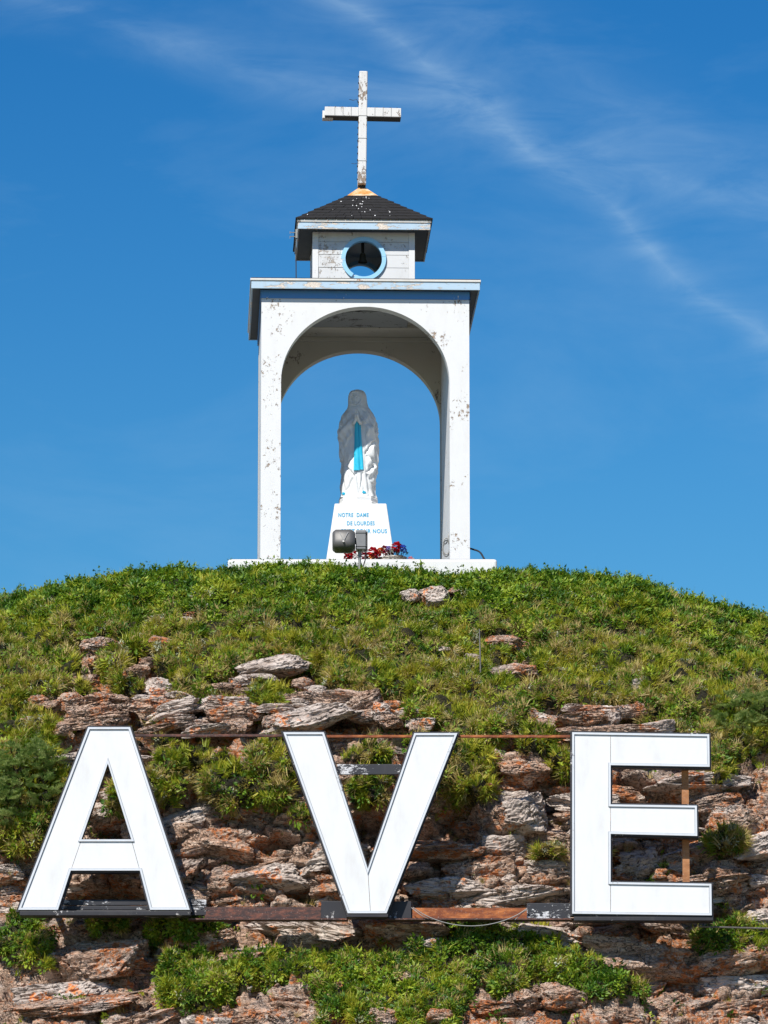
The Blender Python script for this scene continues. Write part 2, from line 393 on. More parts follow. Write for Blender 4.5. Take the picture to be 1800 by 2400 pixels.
# where turf grows and where rock is bare, laid out on the hill (chart: picture-scale coordinates of the undisturbed slope)
GRASS_IN = [(385, 1815, 55, 110), (470, 1770, 90, 26), (560, 1835, 110, 60), (640, 1800, 60, 90), (860, 1765, 95, 20), (870, 1845, 70, 42), (1095, 1800, 80, 110),
            (1250, 1742, 60, 34), (1315, 1790, 30, 50), (1690, 1775, 42, 70), (1705, 1965, 62, 26), (60, 1800, 130, 160), (45, 1960, 60, 40), (1720, 1690, 110, 60),
            (60, 2205, 70, 65), (420, 2160, 120, 34), (250, 2160, 60, 14), (480, 2285, 150, 62), (610, 2250, 110, 38), (780, 2260, 130, 50), (860, 2345, 140, 80), (1020, 2265, 160, 70),
            (1000, 2360, 130, 60), (1150, 2205, 160, 42), (1330, 2265, 110, 36), (1400, 2310, 120, 30), (1730, 2195, 100, 52), (1190, 2265, 60, 40), (1100, 2160, 70, 22),
            (265, 1860, 24, 40), (1450, 1840, 18, 10), (700, 1905, 40, 16), (1290, 1990, 30, 16), (40, 1690, 110, 60), (960, 1720, 50, 14), (1120, 1700, 90, 22)]
ROCK_IN = [(230, 1512, 60, 26), (370, 1510, 45, 22), (300, 1516, 90, 18), (440, 1448, 26, 18), (648, 1566, 84, 34), (590, 1610, 100, 26), (1010, 1400, 80, 26), (1190, 1510, 66, 22),
           (1215, 1572, 66, 30), (1106, 1540, 36, 16), (725, 1612, 46, 22), (374, 1608, 50, 26), (210, 1590, 50, 30), (330, 1560, 40, 24), (250, 1650, 190, 46), (520, 1668, 170, 40), (790, 1672, 170, 52),
           (980, 1700, 50, 16), (1370, 1688, 160, 34), (1490, 1610, 30, 18), (1334, 1440, 34, 10), (90, 1650, 60, 22)]
CAVES = [(1065, 1950, 80, 95), (1295, 1850, 60, 75), (865, 1930, 62, 60), (1500, 1850, 120, 48), (1450, 2055, 44, 62), (255, 1925, 56, 42), (235, 2085, 100, 26), (330, 1690, 70, 13), (560, 1688, 95, 13),
         (850, 2190, 160, 20), (1100, 2185, 80, 20), (640, 1960, 50, 26), (1720, 2130, 80, 22), (1000, 2060, 46, 40), (470, 2205, 80, 18), (180, 2290, 90, 14), (1330, 2185, 130, 14), (120, 1668, 60, 10), (1640, 1900, 46, 60), (720, 2080, 60, 20)]
def caves_at(x, s, u, v):
    n = fbm(x * 2.2, s * 3, 8.8, 3); k = 0
    for (a, b, ra, rb) in CAVES: k = np.maximum(k, sst(1.1, .7, np.hypot((u - a) / ra, (v - b) / rb) + .4 * n))
    return k
def chart(x, s):
    X, Y, Z = base(x, s); return proj(X, Y, Z)
def turf_at(x, s, u, v):
    n = fbm(x * 1.3, s * 2.2, 3.1, 4); n2 = fbm(x * 5, s * 9, 1.1, 3)
    g = sst(1722, 1682, v + 40 * n)                      # turf above, bedrock below
    for lst, sg in ((GRASS_IN, 1), (ROCK_IN, -1)):
        for (a, b, ra, rb) in lst:
            q_ = (.80 if b > 1740 else .95) if sg > 0 else 1.12
            d = np.hypot((u - a) / ra, (v - b) / rb) / q_ + .48 * n + .36 * n2 + .10
            k = sst(1.22, .92, d) if sg < 0 else sst(1.18, .78, d); g = g + k * ((1 - g) if sg > 0 else -g)
    offf = sst(0, 160, np.maximum(np.maximum(-u, u - 1800), v - 2420))      # beyond: the same mix goes on
    g2 = np.clip(sst(1740, 1640, v) + sst(.0, .25, n + .1 * n2), 0, 1)
    return g * (1 - offf) + g2 * offf
def grade(a, b, step, grow, far):
    r = list(np.arange(a, b, step)); d = step
    while r[-1] < far: d *= grow; r.append(r[-1] + d)
    return np.array(r)
xr = grade(0, 6.4, .023, 1.13, 46); xl = -grade(0, 6.0, .023, 1.13, 46)[1:][::-1]; xs = np.concatenate([xl, xr])
s0, s1 = np.interp(.2, -PROF[:, 0], _pl) * 0 + _pl[5], _pl[20]
sd = grade(s0, s1, .021, 1.15, S_END); sd = sd[sd < S_END]; su = np.linspace(0, s0, 26)[:-1]
ss = np.concatenate([su, sd])
XX, SS = np.meshgrid(xs, ss)
BX, BY, BZ = base(XX, SS)
UU, VV = proj(BX, BY, BZ)
TURF = turf_at(XX, SS, UU, VV)
B = np.stack([BX, BY, BZ], -1)
def grid_normals(P):
    du = np.gradient(P, axis=1); dv = np.gradient(P, axis=0)
    n = np.cross(dv, du); n /= np.linalg.norm(n, axis=-1)[..., None] + 1e-12
    return n
NB = grid_normals(B)
if NB[len(ss) // 2, len(xs) // 2, 1] > 0: NB = -NB
ROCKY = 1 - TURF
hh = BZ + .22 * perlin(XX * .45, BZ * .3, 4.4) + .10 * perlin(XX * 1.6, BZ * .8, 9.4) + .06 * XX * .4
f1, f2, cid = voronoi2(XX / .52, hh / .17, 3); edge = sst(.02, .22, f2 - f1)
g1, g2, gid = voronoi2(XX / .17 + 5, hh / .065, 8); edge2 = sst(.02, .25, g2 - g1)
d_rock = -.44 + (_perm[(cid + 31) & 511] / 511 - .5) * .30 + .10 * edge + (_perm[(gid + 5) & 511] / 511 - .5) * .12 + .04 * edge2 + .025 * fbm(XX * 6, BY * 6, BZ * 14, 4) + .01 * fbm(XX * 25, BY * 25, BZ * 50, 2)
d_turf = .11 * fbm(XX * 1.1, SS * 1.6, .5, 3) + .12 * fbm(XX * 4, SS * 6, 2.5, 4)
nearcrest = sst(.9, .0, np.abs(SS - S_CREST))
d_turf = d_turf * (1 - .6 * nearcrest)
flat = sst(0, .3, SS - _pl[5])                    # calm behind the crest and far away
fade = flat * sst(14, 8, np.abs(XX))
CAVE = caves_at(XX, SS, UU, VV)
TURF = TURF * (1 - .9 * CAVE); ROCKY = 1 - TURF
DISP = (d_turf * TURF + d_rock * ROCKY - .42 * CAVE) * fade
P = B + NB * DISP[..., None]
NP_ = grid_normals(P)
if NP_[len(ss) // 2, len(xs) // 2, 1] > 0: NP_ = -NP_
ni, nj = XX.shape
idx = np.arange(ni * nj).reshape(ni, nj)
quads = np.stack([idx[:-1, :-1], idx[1:, :-1], idx[1:, 1:], idx[:-1, 1:]], -1).reshape(-1, 4)
me = bpy.data.meshes.new('hillside')
me.vertices.add(ni * nj); me.vertices.foreach_set('co', P.reshape(-1))
me.loops.add(quads.size); me.loops.foreach_set('vertex_index', quads.reshape(-1).astype(np.int32))
me.polygons.add(len(quads)); me.polygons.foreach_set('loop_start', np.arange(0, quads.size, 4, dtype=np.int32))
me.update(calc_edges=True)
a = me.attributes.new('turf', 'FLOAT', 'POINT'); a.data.foreach_set('value', TURF.reshape(-1).astype(np.float32))
me.materials.append(HILL)
me.polygons.foreach_set('use_smooth', np.ones(len(quads), bool))
hill = obj_me('hillside', me); tag(hill, 'steep hillside of grass and layered limestone under the shrine', None, kind='structure')

g = MB(); n = 24
g.add([(0, 0, -15.15)] + [(1500 * math.cos(2 * math.pi * k / n), 1500 * math.sin(2 * math.pi * k / n), -15.15) for k in range(n)], [(0, k + 1, (k + 1) % n + 1) for k in range(n)])
GROUND = simple('ground_gravel', (.16, .15, .12), .95, 0, .4, 1.5)
tag(g.obj('ground', GROUND), 'flat gravel ground at the foot of the hill', kind='structure')

def surf(u, v):
    """a picture position of the undisturbed slope -> indices into the terrain grid"""
    x = (u - 900) / 190 + .28
    for _ in range(6):
        s = np.linspace(S_CREST - .3, _pl[21], 900); X, Y, Z = base(np.full(900, x), s)
        uu, vv = proj(X, Y, Z); k = int(np.argmin(np.abs(vv - v) + (np.arange(900) < 5) * 0)); x += (u - uu[k]) / 192
    return int(np.argmin(np.abs(xs - x))), int(np.argmin(np.abs(ss - s[k])))

# ------------------------------------------------------------------ rocks: every block of the ledges is its own piece of the hillside
def rock_mesh(seed):
    r = np.random.default_rng(seed); n = 20
    bm = bmesh.new(); bmesh.ops.create_cube(bm, size=2); bmesh.ops.subdivide_edges(bm, edges=bm.edges[:], cuts=n - 1, use_grid_fill=True)
    p = np.array([v.co[:] for v in bm.verts])
    q = p / (np.sum(np.abs(p) ** 9, axis=1) ** (1 / 9))[:, None]
    for k in range(13):                                             # knock flats off the block
        nrm = r.normal(size=3); nrm[2] *= .9; nrm /= np.linalg.norm(nrm); d = r.uniform(.60, .95)
        q -= np.maximum(0, q @ nrm - d)[:, None] * nrm * r.uniform(.85, 1)
    o = r.uniform(0, 90, 3)
    lf, la = r.uniform(1.6, 4.6), r.uniform(.04, .20)
    lay = q[:, 2] * lf + .8 * perlin(q[:, 0] * 1.2 + o[0], q[:, 1] * 1.2, o[1]) + q[:, 0] * r.uniform(-.8, .8)
    fr = lay - np.floor(lay)
    st = (_perm[(np.floor(lay).astype(int) + seed * 7) & 511] / 511 - .5) * la - .10 * sst(.10, .0, np.minimum(fr, 1 - fr))
    rad = q / (np.linalg.norm(q, axis=1)[:, None] + 1e-9)
    q[:, :2] += rad[:, :2] * st[:, None] * sst(.98, .7, np.abs(rad[:, 2]))[:, None]
    nz = .14 * fbm(q[:, 0] * 1.6 + o[0], q[:, 1] * 1.6 + o[1], q[:, 2] * 1.6 + o[2], 3) + .09 * (1 - np.abs(fbm(q[:, 0] * 5 + o[0], q[:, 1] * 5, q[:, 2] * 7 + o[2], 3)) * 2)
    q += rad * nz[:, None]
    for v, c in zip(bm.verts, q): v.co = c
    me = bpy.data.meshes.new('rock'); bm.to_mesh(me); bm.free(); me.materials.append(ROCKG if seed % 5 in (1, 3) else ROCK); return me
ROCKS = [rock_mesh(100 + i) for i in range(22)]
PLACED = []
def rock(u, v, wpx, hpx, tilt=0, out=.30, deep=.55):
    j, i = surf(u, v); c = B[i, j] + NB[i, j] * (max(DISP[i, j], 0) if v < 1720 else min(DISP[i, j], .02)); nb = NB[i, j]
    W, H = wpx / 190 / 2, hpx / 190 / 2; D = max(.09, min(.42, deep * (W + H)))
    rm = random.choice(ROCKS)
    nh = Vector((nb[0], nb[1], 0)).normalized()
    pos = Vector(c) + nh * (-D + D * 2 * out) 
    yaw = math.atan2(nh.y, nh.x) + math.pi / 2
    M_ = Matrix.Translation(pos) @ Matrix.Rotation(yaw + random.uniform(-.25, .25), 4, 'Z') @ Matrix.Rotation(random.uniform(-.12, .2), 4, 'X') @ \
        Matrix.Rotation(R(-tilt), 4, 'Y') @ Matrix.Diagonal((W * random.choice((-1, 1)), D, H * 1.12, 1)) @ Matrix.Rotation(random.choice((0, math.pi)), 4, 'Z')
    PLACED.append((W * H, M_, rm))
HAND = [(236, 1510, 74, 34), (287, 1516, 40, 22), (369, 1508, 64, 30), (325, 1510, 34, 22), (440, 1456, 30, 16), (442, 1440, 34, 14), (648, 1562, 140, 46, 8), (618, 1592, 62, 22), (572, 1594, 52, 26),
        (526, 1611, 62, 20), (586, 1622, 68, 24), (711, 1603, 40, 26), (743, 1619, 48, 22), (374, 1608, 68, 34), (418, 1635, 56, 20), (325, 1573, 46, 24), (211, 1594, 46, 26), (342, 1551, 34, 20),
        (90, 1643, 44, 26), (125, 1654, 44, 22), (168, 1643, 56, 38), (250, 1641, 86, 38), (331, 1654, 88, 34), (407, 1654, 80, 30), (260, 1684, 94, 26), (228, 1668, 50, 18), (521, 1657, 104, 38),
        (645, 1662, 96, 22), (705, 1649, 52, 20), (418, 1690, 88, 24), (564, 1698, 48, 24), (750, 1682, 180, 56, 16), (852, 1646, 92, 44, 22), (656, 1692, 60, 38), (895, 1671, 66, 44), (965, 1397, 44, 30),
        (1017, 1400, 72, 42), (1068, 1386, 46, 24), (1334, 1440, 54, 16), (1190, 1508, 108, 36, 8), (1106, 1543, 44, 20), (1044, 1524, 38, 14), (1206, 1576, 86, 44), (1274, 1559, 52, 30, 12), (1486, 1608, 38, 28),
        (1776, 1606, 44, 20), (1250, 1687, 36, 46), (1280, 1700, 46, 30), (1356, 1690, 108, 38), (1434, 1681, 54, 46), (1340, 1660, 42, 18), (1497, 1665, 48, 38), (992, 1698, 64, 28), (916, 1690, 54, 36), (1380, 1660, 54, 16),
        (215, 2232, 250, 104, 10), (110, 2300, 230, 70, 8), (1513, 2225, 280, 104, -4), (1231, 2312, 90, 54), (1320, 2318, 92, 62, -12), (1578, 2362, 220, 50, -10), (330, 2350, 190, 70, 22), (1525, 2000, 110, 76), (600, 2180, 200, 46, -4),
        (760, 2340, 70, 60), (680, 2330, 130, 60, -14), (470, 2390, 120, 60), (1730, 2310, 150, 80), (1690, 2040, 130, 70), (1740, 1900, 120, 70), (500, 1960, 150, 70, -6), (620, 2040, 170, 60, 4), (1240, 1900, 120, 90, 10), (1130, 2010, 150, 90),
        (960, 2292, 64, 32), (1040, 2382, 76, 36), (900, 2388, 66, 42), (560, 2238, 120, 32), (1120, 2332, 52, 28), (700, 2228, 96, 30), (1010, 2215, 50, 24), (800, 2290, 44, 24), (400, 2215, 90, 30)]
for r_ in HAND:
    if r_[1] < 1720: rock(r_[0], r_[1], r_[2] * 1.14, r_[3] * 1.0, *r_[4:], out=.42)
    else: rock(*r_, out=.44)
random.seed(21)
v = 1640.0
while v < 2440:
    u = -40 + random.uniform(0, 60)
    while u < 1850:
        wd = random.choice((50, 80, 110, 150, 200, 260)) * random.uniform(.8, 1.2); ht = random.uniform(24, 46) * (1 + wd / 520)
        uc, vc = u + wd / 2, v + random.uniform(-14, 14) - 12 * math.sin(u / 260 + v / 150)
        j, i = surf(uc, vc)
        if v < 1725: wd *= .62; ht *= .6
        if TURF[i, j] < .45 and CAVE[i, j] < .45 and random.random() < .90:
            rock(uc, vc, wd, ht, random.gauss(4, 6) + 6 * math.sin(uc / 300 + 1), random.uniform(.06, .54), .42)
        u += wd * random.uniform(.84, 1.05)
    v += 41 if v > 1720 else 27

v = 1735.0
while v < 2440:                                  # smaller broken pieces filling the joints
    u = -30 + random.uniform(0, 50)
    while u < 1840:
        wd = random.uniform(26, 84); uc, vc = u + wd / 2, v + random.uniform(-16, 16); j, i = surf(uc, vc)
        if TURF[i, j] < .4 and CAVE[i, j] < .35 and random.random() < .55: rock(uc, vc, wd, random.uniform(14, 34), random.gauss(4, 10), random.uniform(-.15, .40), .6)
        u += wd * 1.15
    v += 44
PLACED.sort(key=lambda q: -q[0])                 # the 300 largest are pieces of their own, the rest is rubble
for _, M_, rm in PLACED[:300]: obj_me('rock', rm, hill).matrix_local = M_
if len(PLACED) > 300:
    vs, fs, ms = [], [], []
    for _, M_, rm in PLACED[300:]:
        n0 = len(vs); vs += [tuple(M_ @ v.co) for v in rm.vertices]; fs += [tuple(n0 + i for i in p.vertices) for p in rm.polygons]; ms += [0 if rm.materials[0] is ROCK else 1] * len(rm.polygons)
    o = mesh_obj('rubble', vs, fs, ROCK, hill); o.data.materials.append(ROCKG); o.data.polygons.foreach_set('material_index', ms); o['kind'] = 'stuff'
print('placed rocks', len(PLACED))
# ------------------------------------------------------------------ vegetation (scattered stuff)
def plant_mesh(name, mat, blades, make):
    vs, fs = [], []
    for _ in range(blades):
        v, f = make(); n = len(vs); vs += v; fs += [tuple(q + n for q in t) for t in f]
    me = bpy.data.meshes.new(name); me.from_pydata(vs, [], fs); me.materials.append(mat); return me
U = random.uniform
def blade(h0, h1, wd, spread, lean):
    def mk():
        a, r = U(0, 6.283), U(0, spread); h = U(h0, h1); b = U(0, 6.283); ln = U(.1, lean) * h
        x, y = r * math.cos(a), r * math.sin(a); dx, dy = math.cos(a + U(-.9, .9)) * ln, math.sin(a + U(-.9, .9)) * ln; wx, wy = math.cos(b) * wd / 2, math.sin(b) * wd / 2
        return [(x - wx, y - wy, -.01), (x + wx, y + wy, -.01), (x + dx * .35 + wx * .8, y + dy * .35 + wy * .8, h * .6), (x + dx * .35 - wx * .8, y + dy * .35 - wy * .8, h * .6), (x + dx, y + dy, h * U(.8, 1))], [(0, 1, 2, 3), (3, 2, 4)]
    return mk
def leaf(l0, l1, ratio, spread, h0, h1, stem=False):
    def mk():
        a, r = U(0, 6.283), spread * math.sqrt(U(0, 1)); z = U(h0, h1) * (1 - .4 * r / spread); L = U(l0, l1); W = L * ratio * U(.8, 1.2) / 2
        b = a + U(-1, 1); e = U(-.3, .9)
        d = Vector((math.cos(b) * math.cos(e), math.sin(b) * math.cos(e), math.sin(e))); sd_ = Vector((-math.sin(b), math.cos(b), U(-.4, .4))).normalized()
        up = d.cross(sd_) * -1; o = Vector((r * math.cos(a), r * math.sin(a), z))
        if stem: o = Vector((U(-.008, .008), U(-.008, .008), z))
        p = [o, o + d * L * .45 + sd_ * W + up * L * .10, o + d * L - up * L * .06, o + d * L * .45 - sd_ * W + up * L * .10]
        return [tuple(q) for q in p], [(0, 1, 2), (0, 2, 3)]
    return mk
def coll(name, meshes):
    c = bpy.data.collections.new(name)
    for k, m in enumerate(meshes):
        o = bpy.data.objects.new('%s_%02d' % (name, k), m); c.objects.link(o)
    return c
herbs = coll('herb_source', [plant_mesh('herb', HERB, 17, leaf(.028, .058, .55, .06, .0, .075)) for _ in range(5)])
grasses = coll('grass_source', [plant_mesh('tuft', GRASSM, 20, blade(.04, .12, .008, .035, .8)) for _ in range(5)])
dries = coll('dry_source', [plant_mesh('dry', DRY, 18, blade(.05, .13, .007, .035, 1.0)) for _ in range(4)])
pales = coll('pale_source', [plant_mesh('pale', PALE, 12, leaf(.02, .04, .5, .035, .01, .05)) for _ in range(4)])
mosses = coll('moss_source', [plant_mesh('moss', MOSS, 22, leaf(.012, .022, .6, .05, .0, .025)) for _ in range(4)])
def weed():
    a = leaf(.022, .042, .5, .02, .02, .15, True); vs, fs = [], []
    for _ in range(16):
        v, f = a(); n = len(vs); vs += v; fs += [tuple(q + n for q in t) for t in f]
    n = len(vs); vs += [(-.0025, 0, -.02), (.0025, 0, -.02), (.004, .004, .17)]; fs.append((n, n + 1, n + 2))
    me = bpy.data.meshes.new('weed'); me.from_pydata(vs, [], fs); me.materials.append(HERB); return me
weeds = coll('weed_source', [weed() for _ in range(5)])

du_ = np.linalg.norm(np.gradient(P, axis=1), axis=-1); dv_ = np.linalg.norm(np.gradient(P, axis=0), axis=-1); AREA = du_ * dv_
ZONE = ((np.abs(XX - .2) < 6.3) & (SS > S_CREST - .9) & (SS < _pl[20] - .1)).astype(float)
PATCH = fbm(XX * .9, SS * 1.2, 11.0, 4); PATCH2 = fbm(XX * 2.6, SS * 3.4, 17.0, 3)
GREEN = np.clip(sst(1520, 1370, VV) + .30 * sst(.1, .5, PATCH) + .5 * sst(2100, 2160, VV) + .45 * sst(1560, 1720, UU) * sst(1650, 1500, VV), 0, 1)   # lush at the crest, drier below
def scatter(name, count, weight, c, smin, smax, label, cat, lean=.55, tilt=.25):
    wgt = (AREA * ZONE * weight).reshape(-1); wgt = np.maximum(wgt, 0); wgt /= wgt.sum()
    k = rng.choice(wgt.size, count, p=wgt); i, j = np.unravel_index(k, XX.shape)
    i = np.clip(i, 1, ni - 2); j = np.clip(j, 1, nj - 2); fi, fj = rng.uniform(-.5, .5, count), rng.uniform(-.5, .5, count)
    pos = P[i, j] + (P[np.clip(i + 1, 0, ni - 1), j] - P[i - 1, j]) * .5 * fi[:, None] + (P[i, np.clip(j + 1, 0, nj - 1)] - P[i, j - 1]) * .5 * fj[:, None]
    up = NP_[i, j] * lean + np.array((0, 0, 1)) * (1 - lean) + rng.normal(size=(count, 3)) * tilt; up /= np.linalg.norm(up, axis=1)[:, None]
    yaw = rng.uniform(0, 6.283, count)
    ry = np.arctan2(np.hypot(up[:, 0], up[:, 1]), up[:, 2]); rz = np.arctan2(up[:, 1], up[:, 0])
    # Rz(rz) Ry(ry) Rz(yaw) -> matrix -> euler xyz
    cz, sz, cy, sy, ca, sa = np.cos(rz), np.sin(rz), np.cos(ry), np.sin(ry), np.cos(yaw), np.sin(yaw)
    m00 = cz * cy * ca - sz * sa; m10 = sz * cy * ca + cz * sa; m20 = -sy * ca; m21 = sy * sa; m22 = cy
    eul = np.stack([np.arctan2(m21, m22), np.arcsin(np.clip(-m20, -1, 1)), np.arctan2(m10, m00)], -1)
    me = bpy.data.meshes.new(name); me.vertices.add(count); me.vertices.foreach_set('co', pos.reshape(-1))
    for an, ty, val in (('rot', 'FLOAT_VECTOR', eul), ('scl', 'FLOAT', smin + (smax - smin) * rng.uniform(0, 1, count) ** 2), ('var', 'INT', rng.integers(0, len(c.objects), count))):
        q = me.attributes.new(an, ty, 'POINT'); q.data.foreach_set('vector' if ty == 'FLOAT_VECTOR' else 'value', np.ascontiguousarray(val.reshape(-1)).astype(np.int32 if ty == 'INT' else np.float32))
    me.update()
    ng = bpy.data.node_groups.new(name, 'GeometryNodeTree')
    ng.interface.new_socket('Geometry', in_out='INPUT', socket_type='NodeSocketGeometry'); ng.interface.new_socket('Geometry', in_out='OUTPUT', socket_type='NodeSocketGeometry')
    N, L = ng.nodes, ng.links; gi, go = N.new('NodeGroupInput'), N.new('NodeGroupOutput')
    iop = N.new('GeometryNodeInstanceOnPoints'); ci = N.new('GeometryNodeCollectionInfo'); ci.inputs['Collection'].default_value = c
    ci.inputs['Separate Children'].default_value = True; ci.inputs['Reset Children'].default_value = True; iop.inputs['Pick Instance'].default_value = True
    def attr(nm, ty):
        q = N.new('GeometryNodeInputNamedAttribute'); q.data_type = ty; q.inputs['Name'].default_value = nm; return q.outputs['Attribute']
    e2r = N.new('FunctionNodeEulerToRotation'); L.new(attr('rot', 'FLOAT_VECTOR'), e2r.inputs[0])
    L.new(gi.outputs[0], iop.inputs['Points']); L.new(ci.outputs[0], iop.inputs['Instance']); L.new(attr('var', 'INT'), iop.inputs['Instance Index'])
    L.new(e2r.outputs[0], iop.inputs['Rotation']); L.new(attr('scl', 'FLOAT'), iop.inputs['Scale']); L.new(iop.outputs[0], go.inputs[0])
    o = obj_me(name, me); m = o.modifiers.new('scatter', 'NODES'); m.node_group = ng
    return tag(o, label, cat, kind='stuff')
BARE = fbm(XX * 3.2, SS * 5, 31.0, 4)
STONES = coll('stone_source', [ROCKS[k] for k in (1, 4, 7, 9, 12)])
T = sst(.35, .75, TURF) * (.12 + .88 * np.maximum(GREEN * .8, sst(-.26, .08, BARE))) + .035 * sst(.15, .5, PATCH2)
T = T * (.06 + .94 * sst(-.16, .14, fbm(XX * 7, SS * 9, 41.0, 2)))
scatter('leafy_herbs', 56000, T * (.16 + GREEN * 1.2) * (.45 + sst(-.3, .3, PATCH2)), herbs, .4, 1.45, 'low dark green leafy herbs covering the crest of the hill', 'ground cover')
scatter('green_grass', 30000, T * (.35 + (1 - GREEN) * .5) * (.3 + sst(-.3, .4, -PATCH)), grasses, .45, 1.5, 'short green grass growing between the rocks', 'grass')
scatter('dry_grass', 19000, T * (.06 + (1 - GREEN)) * sst(-.25, .45, PATCH2 + PATCH * .5), dries, .5, 1.5, 'dry straw coloured grass on the lower slope', 'grass')
scatter('olive_moss', 20000, sst(.2, .6, TURF) * (.15 + (1 - GREEN)) * (.25 + sst(-.3, .2, PATCH2)), mosses, .7, 1.4, 'olive and brown moss on thin soil', 'moss')
scatter('pale_herbs', 9000, sst(.3, .7, TURF) * sst(.0, .5, PATCH2 - PATCH * .4), pales, .6, 1.2, 'small pale grey green herbs in the grass', 'herbs')
scatter('tall_weeds', 3600, T * (.25 + 7 * sst(.35, .0, np.abs(SS - S_CREST - .1))) * GREEN, weeds, .45, 1.6, 'upright leafy weeds along the skyline of the hill', 'weeds', .15)

scatter('loose_stones', 1500, (.25 + ROCKY) * (SS > S_CREST + .25) * sst(-.1, .4, fbm(XX * 2.5, SS * 3.5, 51.0, 3)), STONES, .008, .055, 'small loose stones lying in the grass and on the ledges', 'stones', .5, .5)

# ------------------------------------------------------------------ concrete platform
PZ = float(at(850, 1310, -.35)[2])
TY = 1.38                                     # centre of the shrine
b = MB().box(-1.745, 1.745, -.35, 3.1, -1.0, 0)
plat = b.obj('concrete_platform', CONC, bevel=.035, seg=3); plat.location = (0.0, 0, PZ)
MB().box(-1.70, 1.70, -.31, 3.06, .0005, .006).obj('bounce_cut_slab', BOUNCECUT, plat)  # unseen grey slab added to cut light bounced up onto the statue
tag(plat, 'white painted concrete platform under the bell shrine on top of the hill', 'platform')

# ------------------------------------------------------------------ bell shrine
PZ += .007
sh = empty('bell_shrine', (-.015, TY, PZ), R(2.1))
tag(sh, 'white wooden bell shrine with arched openings, blue trimmed eaves and a cross on top', 'shrine')
def zv(v, Y, u=850): return float(at(u, v, Y)[2]) - PZ
HW = 1.366                                    # half width of the tower
z_fb, z_ft = zv(677, -.135), zv(659, -.135); z_dt = zv(653, -.15)
z_wt = z_fb + .012
z_cr, z_sp = zv(718, 0), zv(893, 0); AX = 1.105; AB = z_cr - z_sp; TH = .20
def arch_wall(y0, y1):
    pts = [(-HW, 0), (-AX, 0)] + [(-AX * math.cos(t), z_sp + AB * math.sin(t)) for t in np.linspace(0, math.pi, 49)] + [(AX, 0), (HW, 0), (HW, z_wt), (-HW, z_wt)]
    v = [(x, y, z) for y in (y0, y1) for x, z in pts]; n = len(pts); m = MB(); N = 49
    f = []
    for off, flip in ((0, False), (n, True)):
        q = []
        q.append((0, 1, 2, n - 1)) if False else None
        left = [0, 1] + list(range(2, 27)); right = list(range(26, 51)) + [51, 52]
        # fan the two halves from the upper corners so that the face never folds
        tl, tr = n - 1, n - 2
        tris = [(tl, a_, b_) for a_, b_ in zip(left[:-1], left[1:])] + [(tr, a_, b_) for a_, b_ in zip(right[:-1], right[1:])] + [(tl, 26, tr)]
        f += [tuple(i + off for i in t) for t in tris]
    f += [(i, (i + 1) % n, (i + 1) % n + n, i + n) for i in range(n)]
    return m.add(v, f)
fw = arch_wall(-HW, -HW + TH).obj('wall', PILLAR, sh); fw['label'] = 'front wall with tall round arch and flaking white paint'
bw = arch_wall(HW - TH, HW).obj('wall', INNER, sh); bw['label'] = 'back wall with tall round arch'
for sx in (-1, 1):
    x0, x1 = sorted((sx * (HW - .004), sx * (HW - TH - .05)))
    o = MB().box(x0, x1, -HW + TH, HW - TH, 0, z_wt).obj('wall', PILLAR, sh); o['label'] = 'plain side wall'
z_ce = z_cr + .17
MB().box(-HW + .25, HW - .25, -HW + TH, HW - TH, z_ce, z_ce + .03).obj('ceiling', INNER, sh)
MB().box(-.95, .62, -.55, .35, z_ce - .045, z_ce - .002).obj('hatch', HATCH, sh, .004)
MB().box(-HW + .25, HW - .25, .36, .50, z_ce - .05, z_ce - .001).obj('beam', INNER, sh, .004)
MB().box(-HW + .25, HW - .25, HW - TH - .06, HW - TH - .001, z_ce - .06, z_ce - .002).obj('beam', INNER, sh, .004)
OV = .135; RO = HW + OV
fr = z_fb + .012 - .115                        # blue frieze board under the eave
for k in range(4):
    o = MB().box(-HW - .016, HW + .016, -HW - .016, -HW - .001, fr, z_fb + .006).obj('frieze_board', BLUE, sh); o.rotation_euler = (0, 0, k * math.pi / 2)
    wobble(MB().box(-RO, RO, -RO, -RO + .022, z_fb, z_ft).obj('fascia_board', FASCIA, sh, .003), .004).rotation_euler = (0, 0, k * math.pi / 2)
    o = MB().add([(-RO + .022, -RO + .022, z_fb + .012), (RO - .022, -RO + .022, z_fb + .012), (HW, -HW, z_fb + .012), (-HW, -HW, z_fb + .012)] + [(-RO + .022, -RO + .022, z_fb + .03), (RO - .022, -RO + .022, z_fb + .03), (HW, -HW, z_fb + .03), (-HW, -HW, z_fb + .03)],
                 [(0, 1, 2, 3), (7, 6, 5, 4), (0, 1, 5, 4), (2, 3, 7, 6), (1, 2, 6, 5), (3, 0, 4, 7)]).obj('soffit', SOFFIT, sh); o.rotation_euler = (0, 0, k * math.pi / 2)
MB().box(-RO - .014, RO + .014, -RO - .014, RO + .014, z_ft + .001, z_dt).obj('roof_deck', DRIP, sh, .005)

MB().box(-RO - .004, RO + .004, -RO - .004, RO + .004, z_dt + .001, z_dt + .010).obj('roofing_felt', SHINGLE, sh)
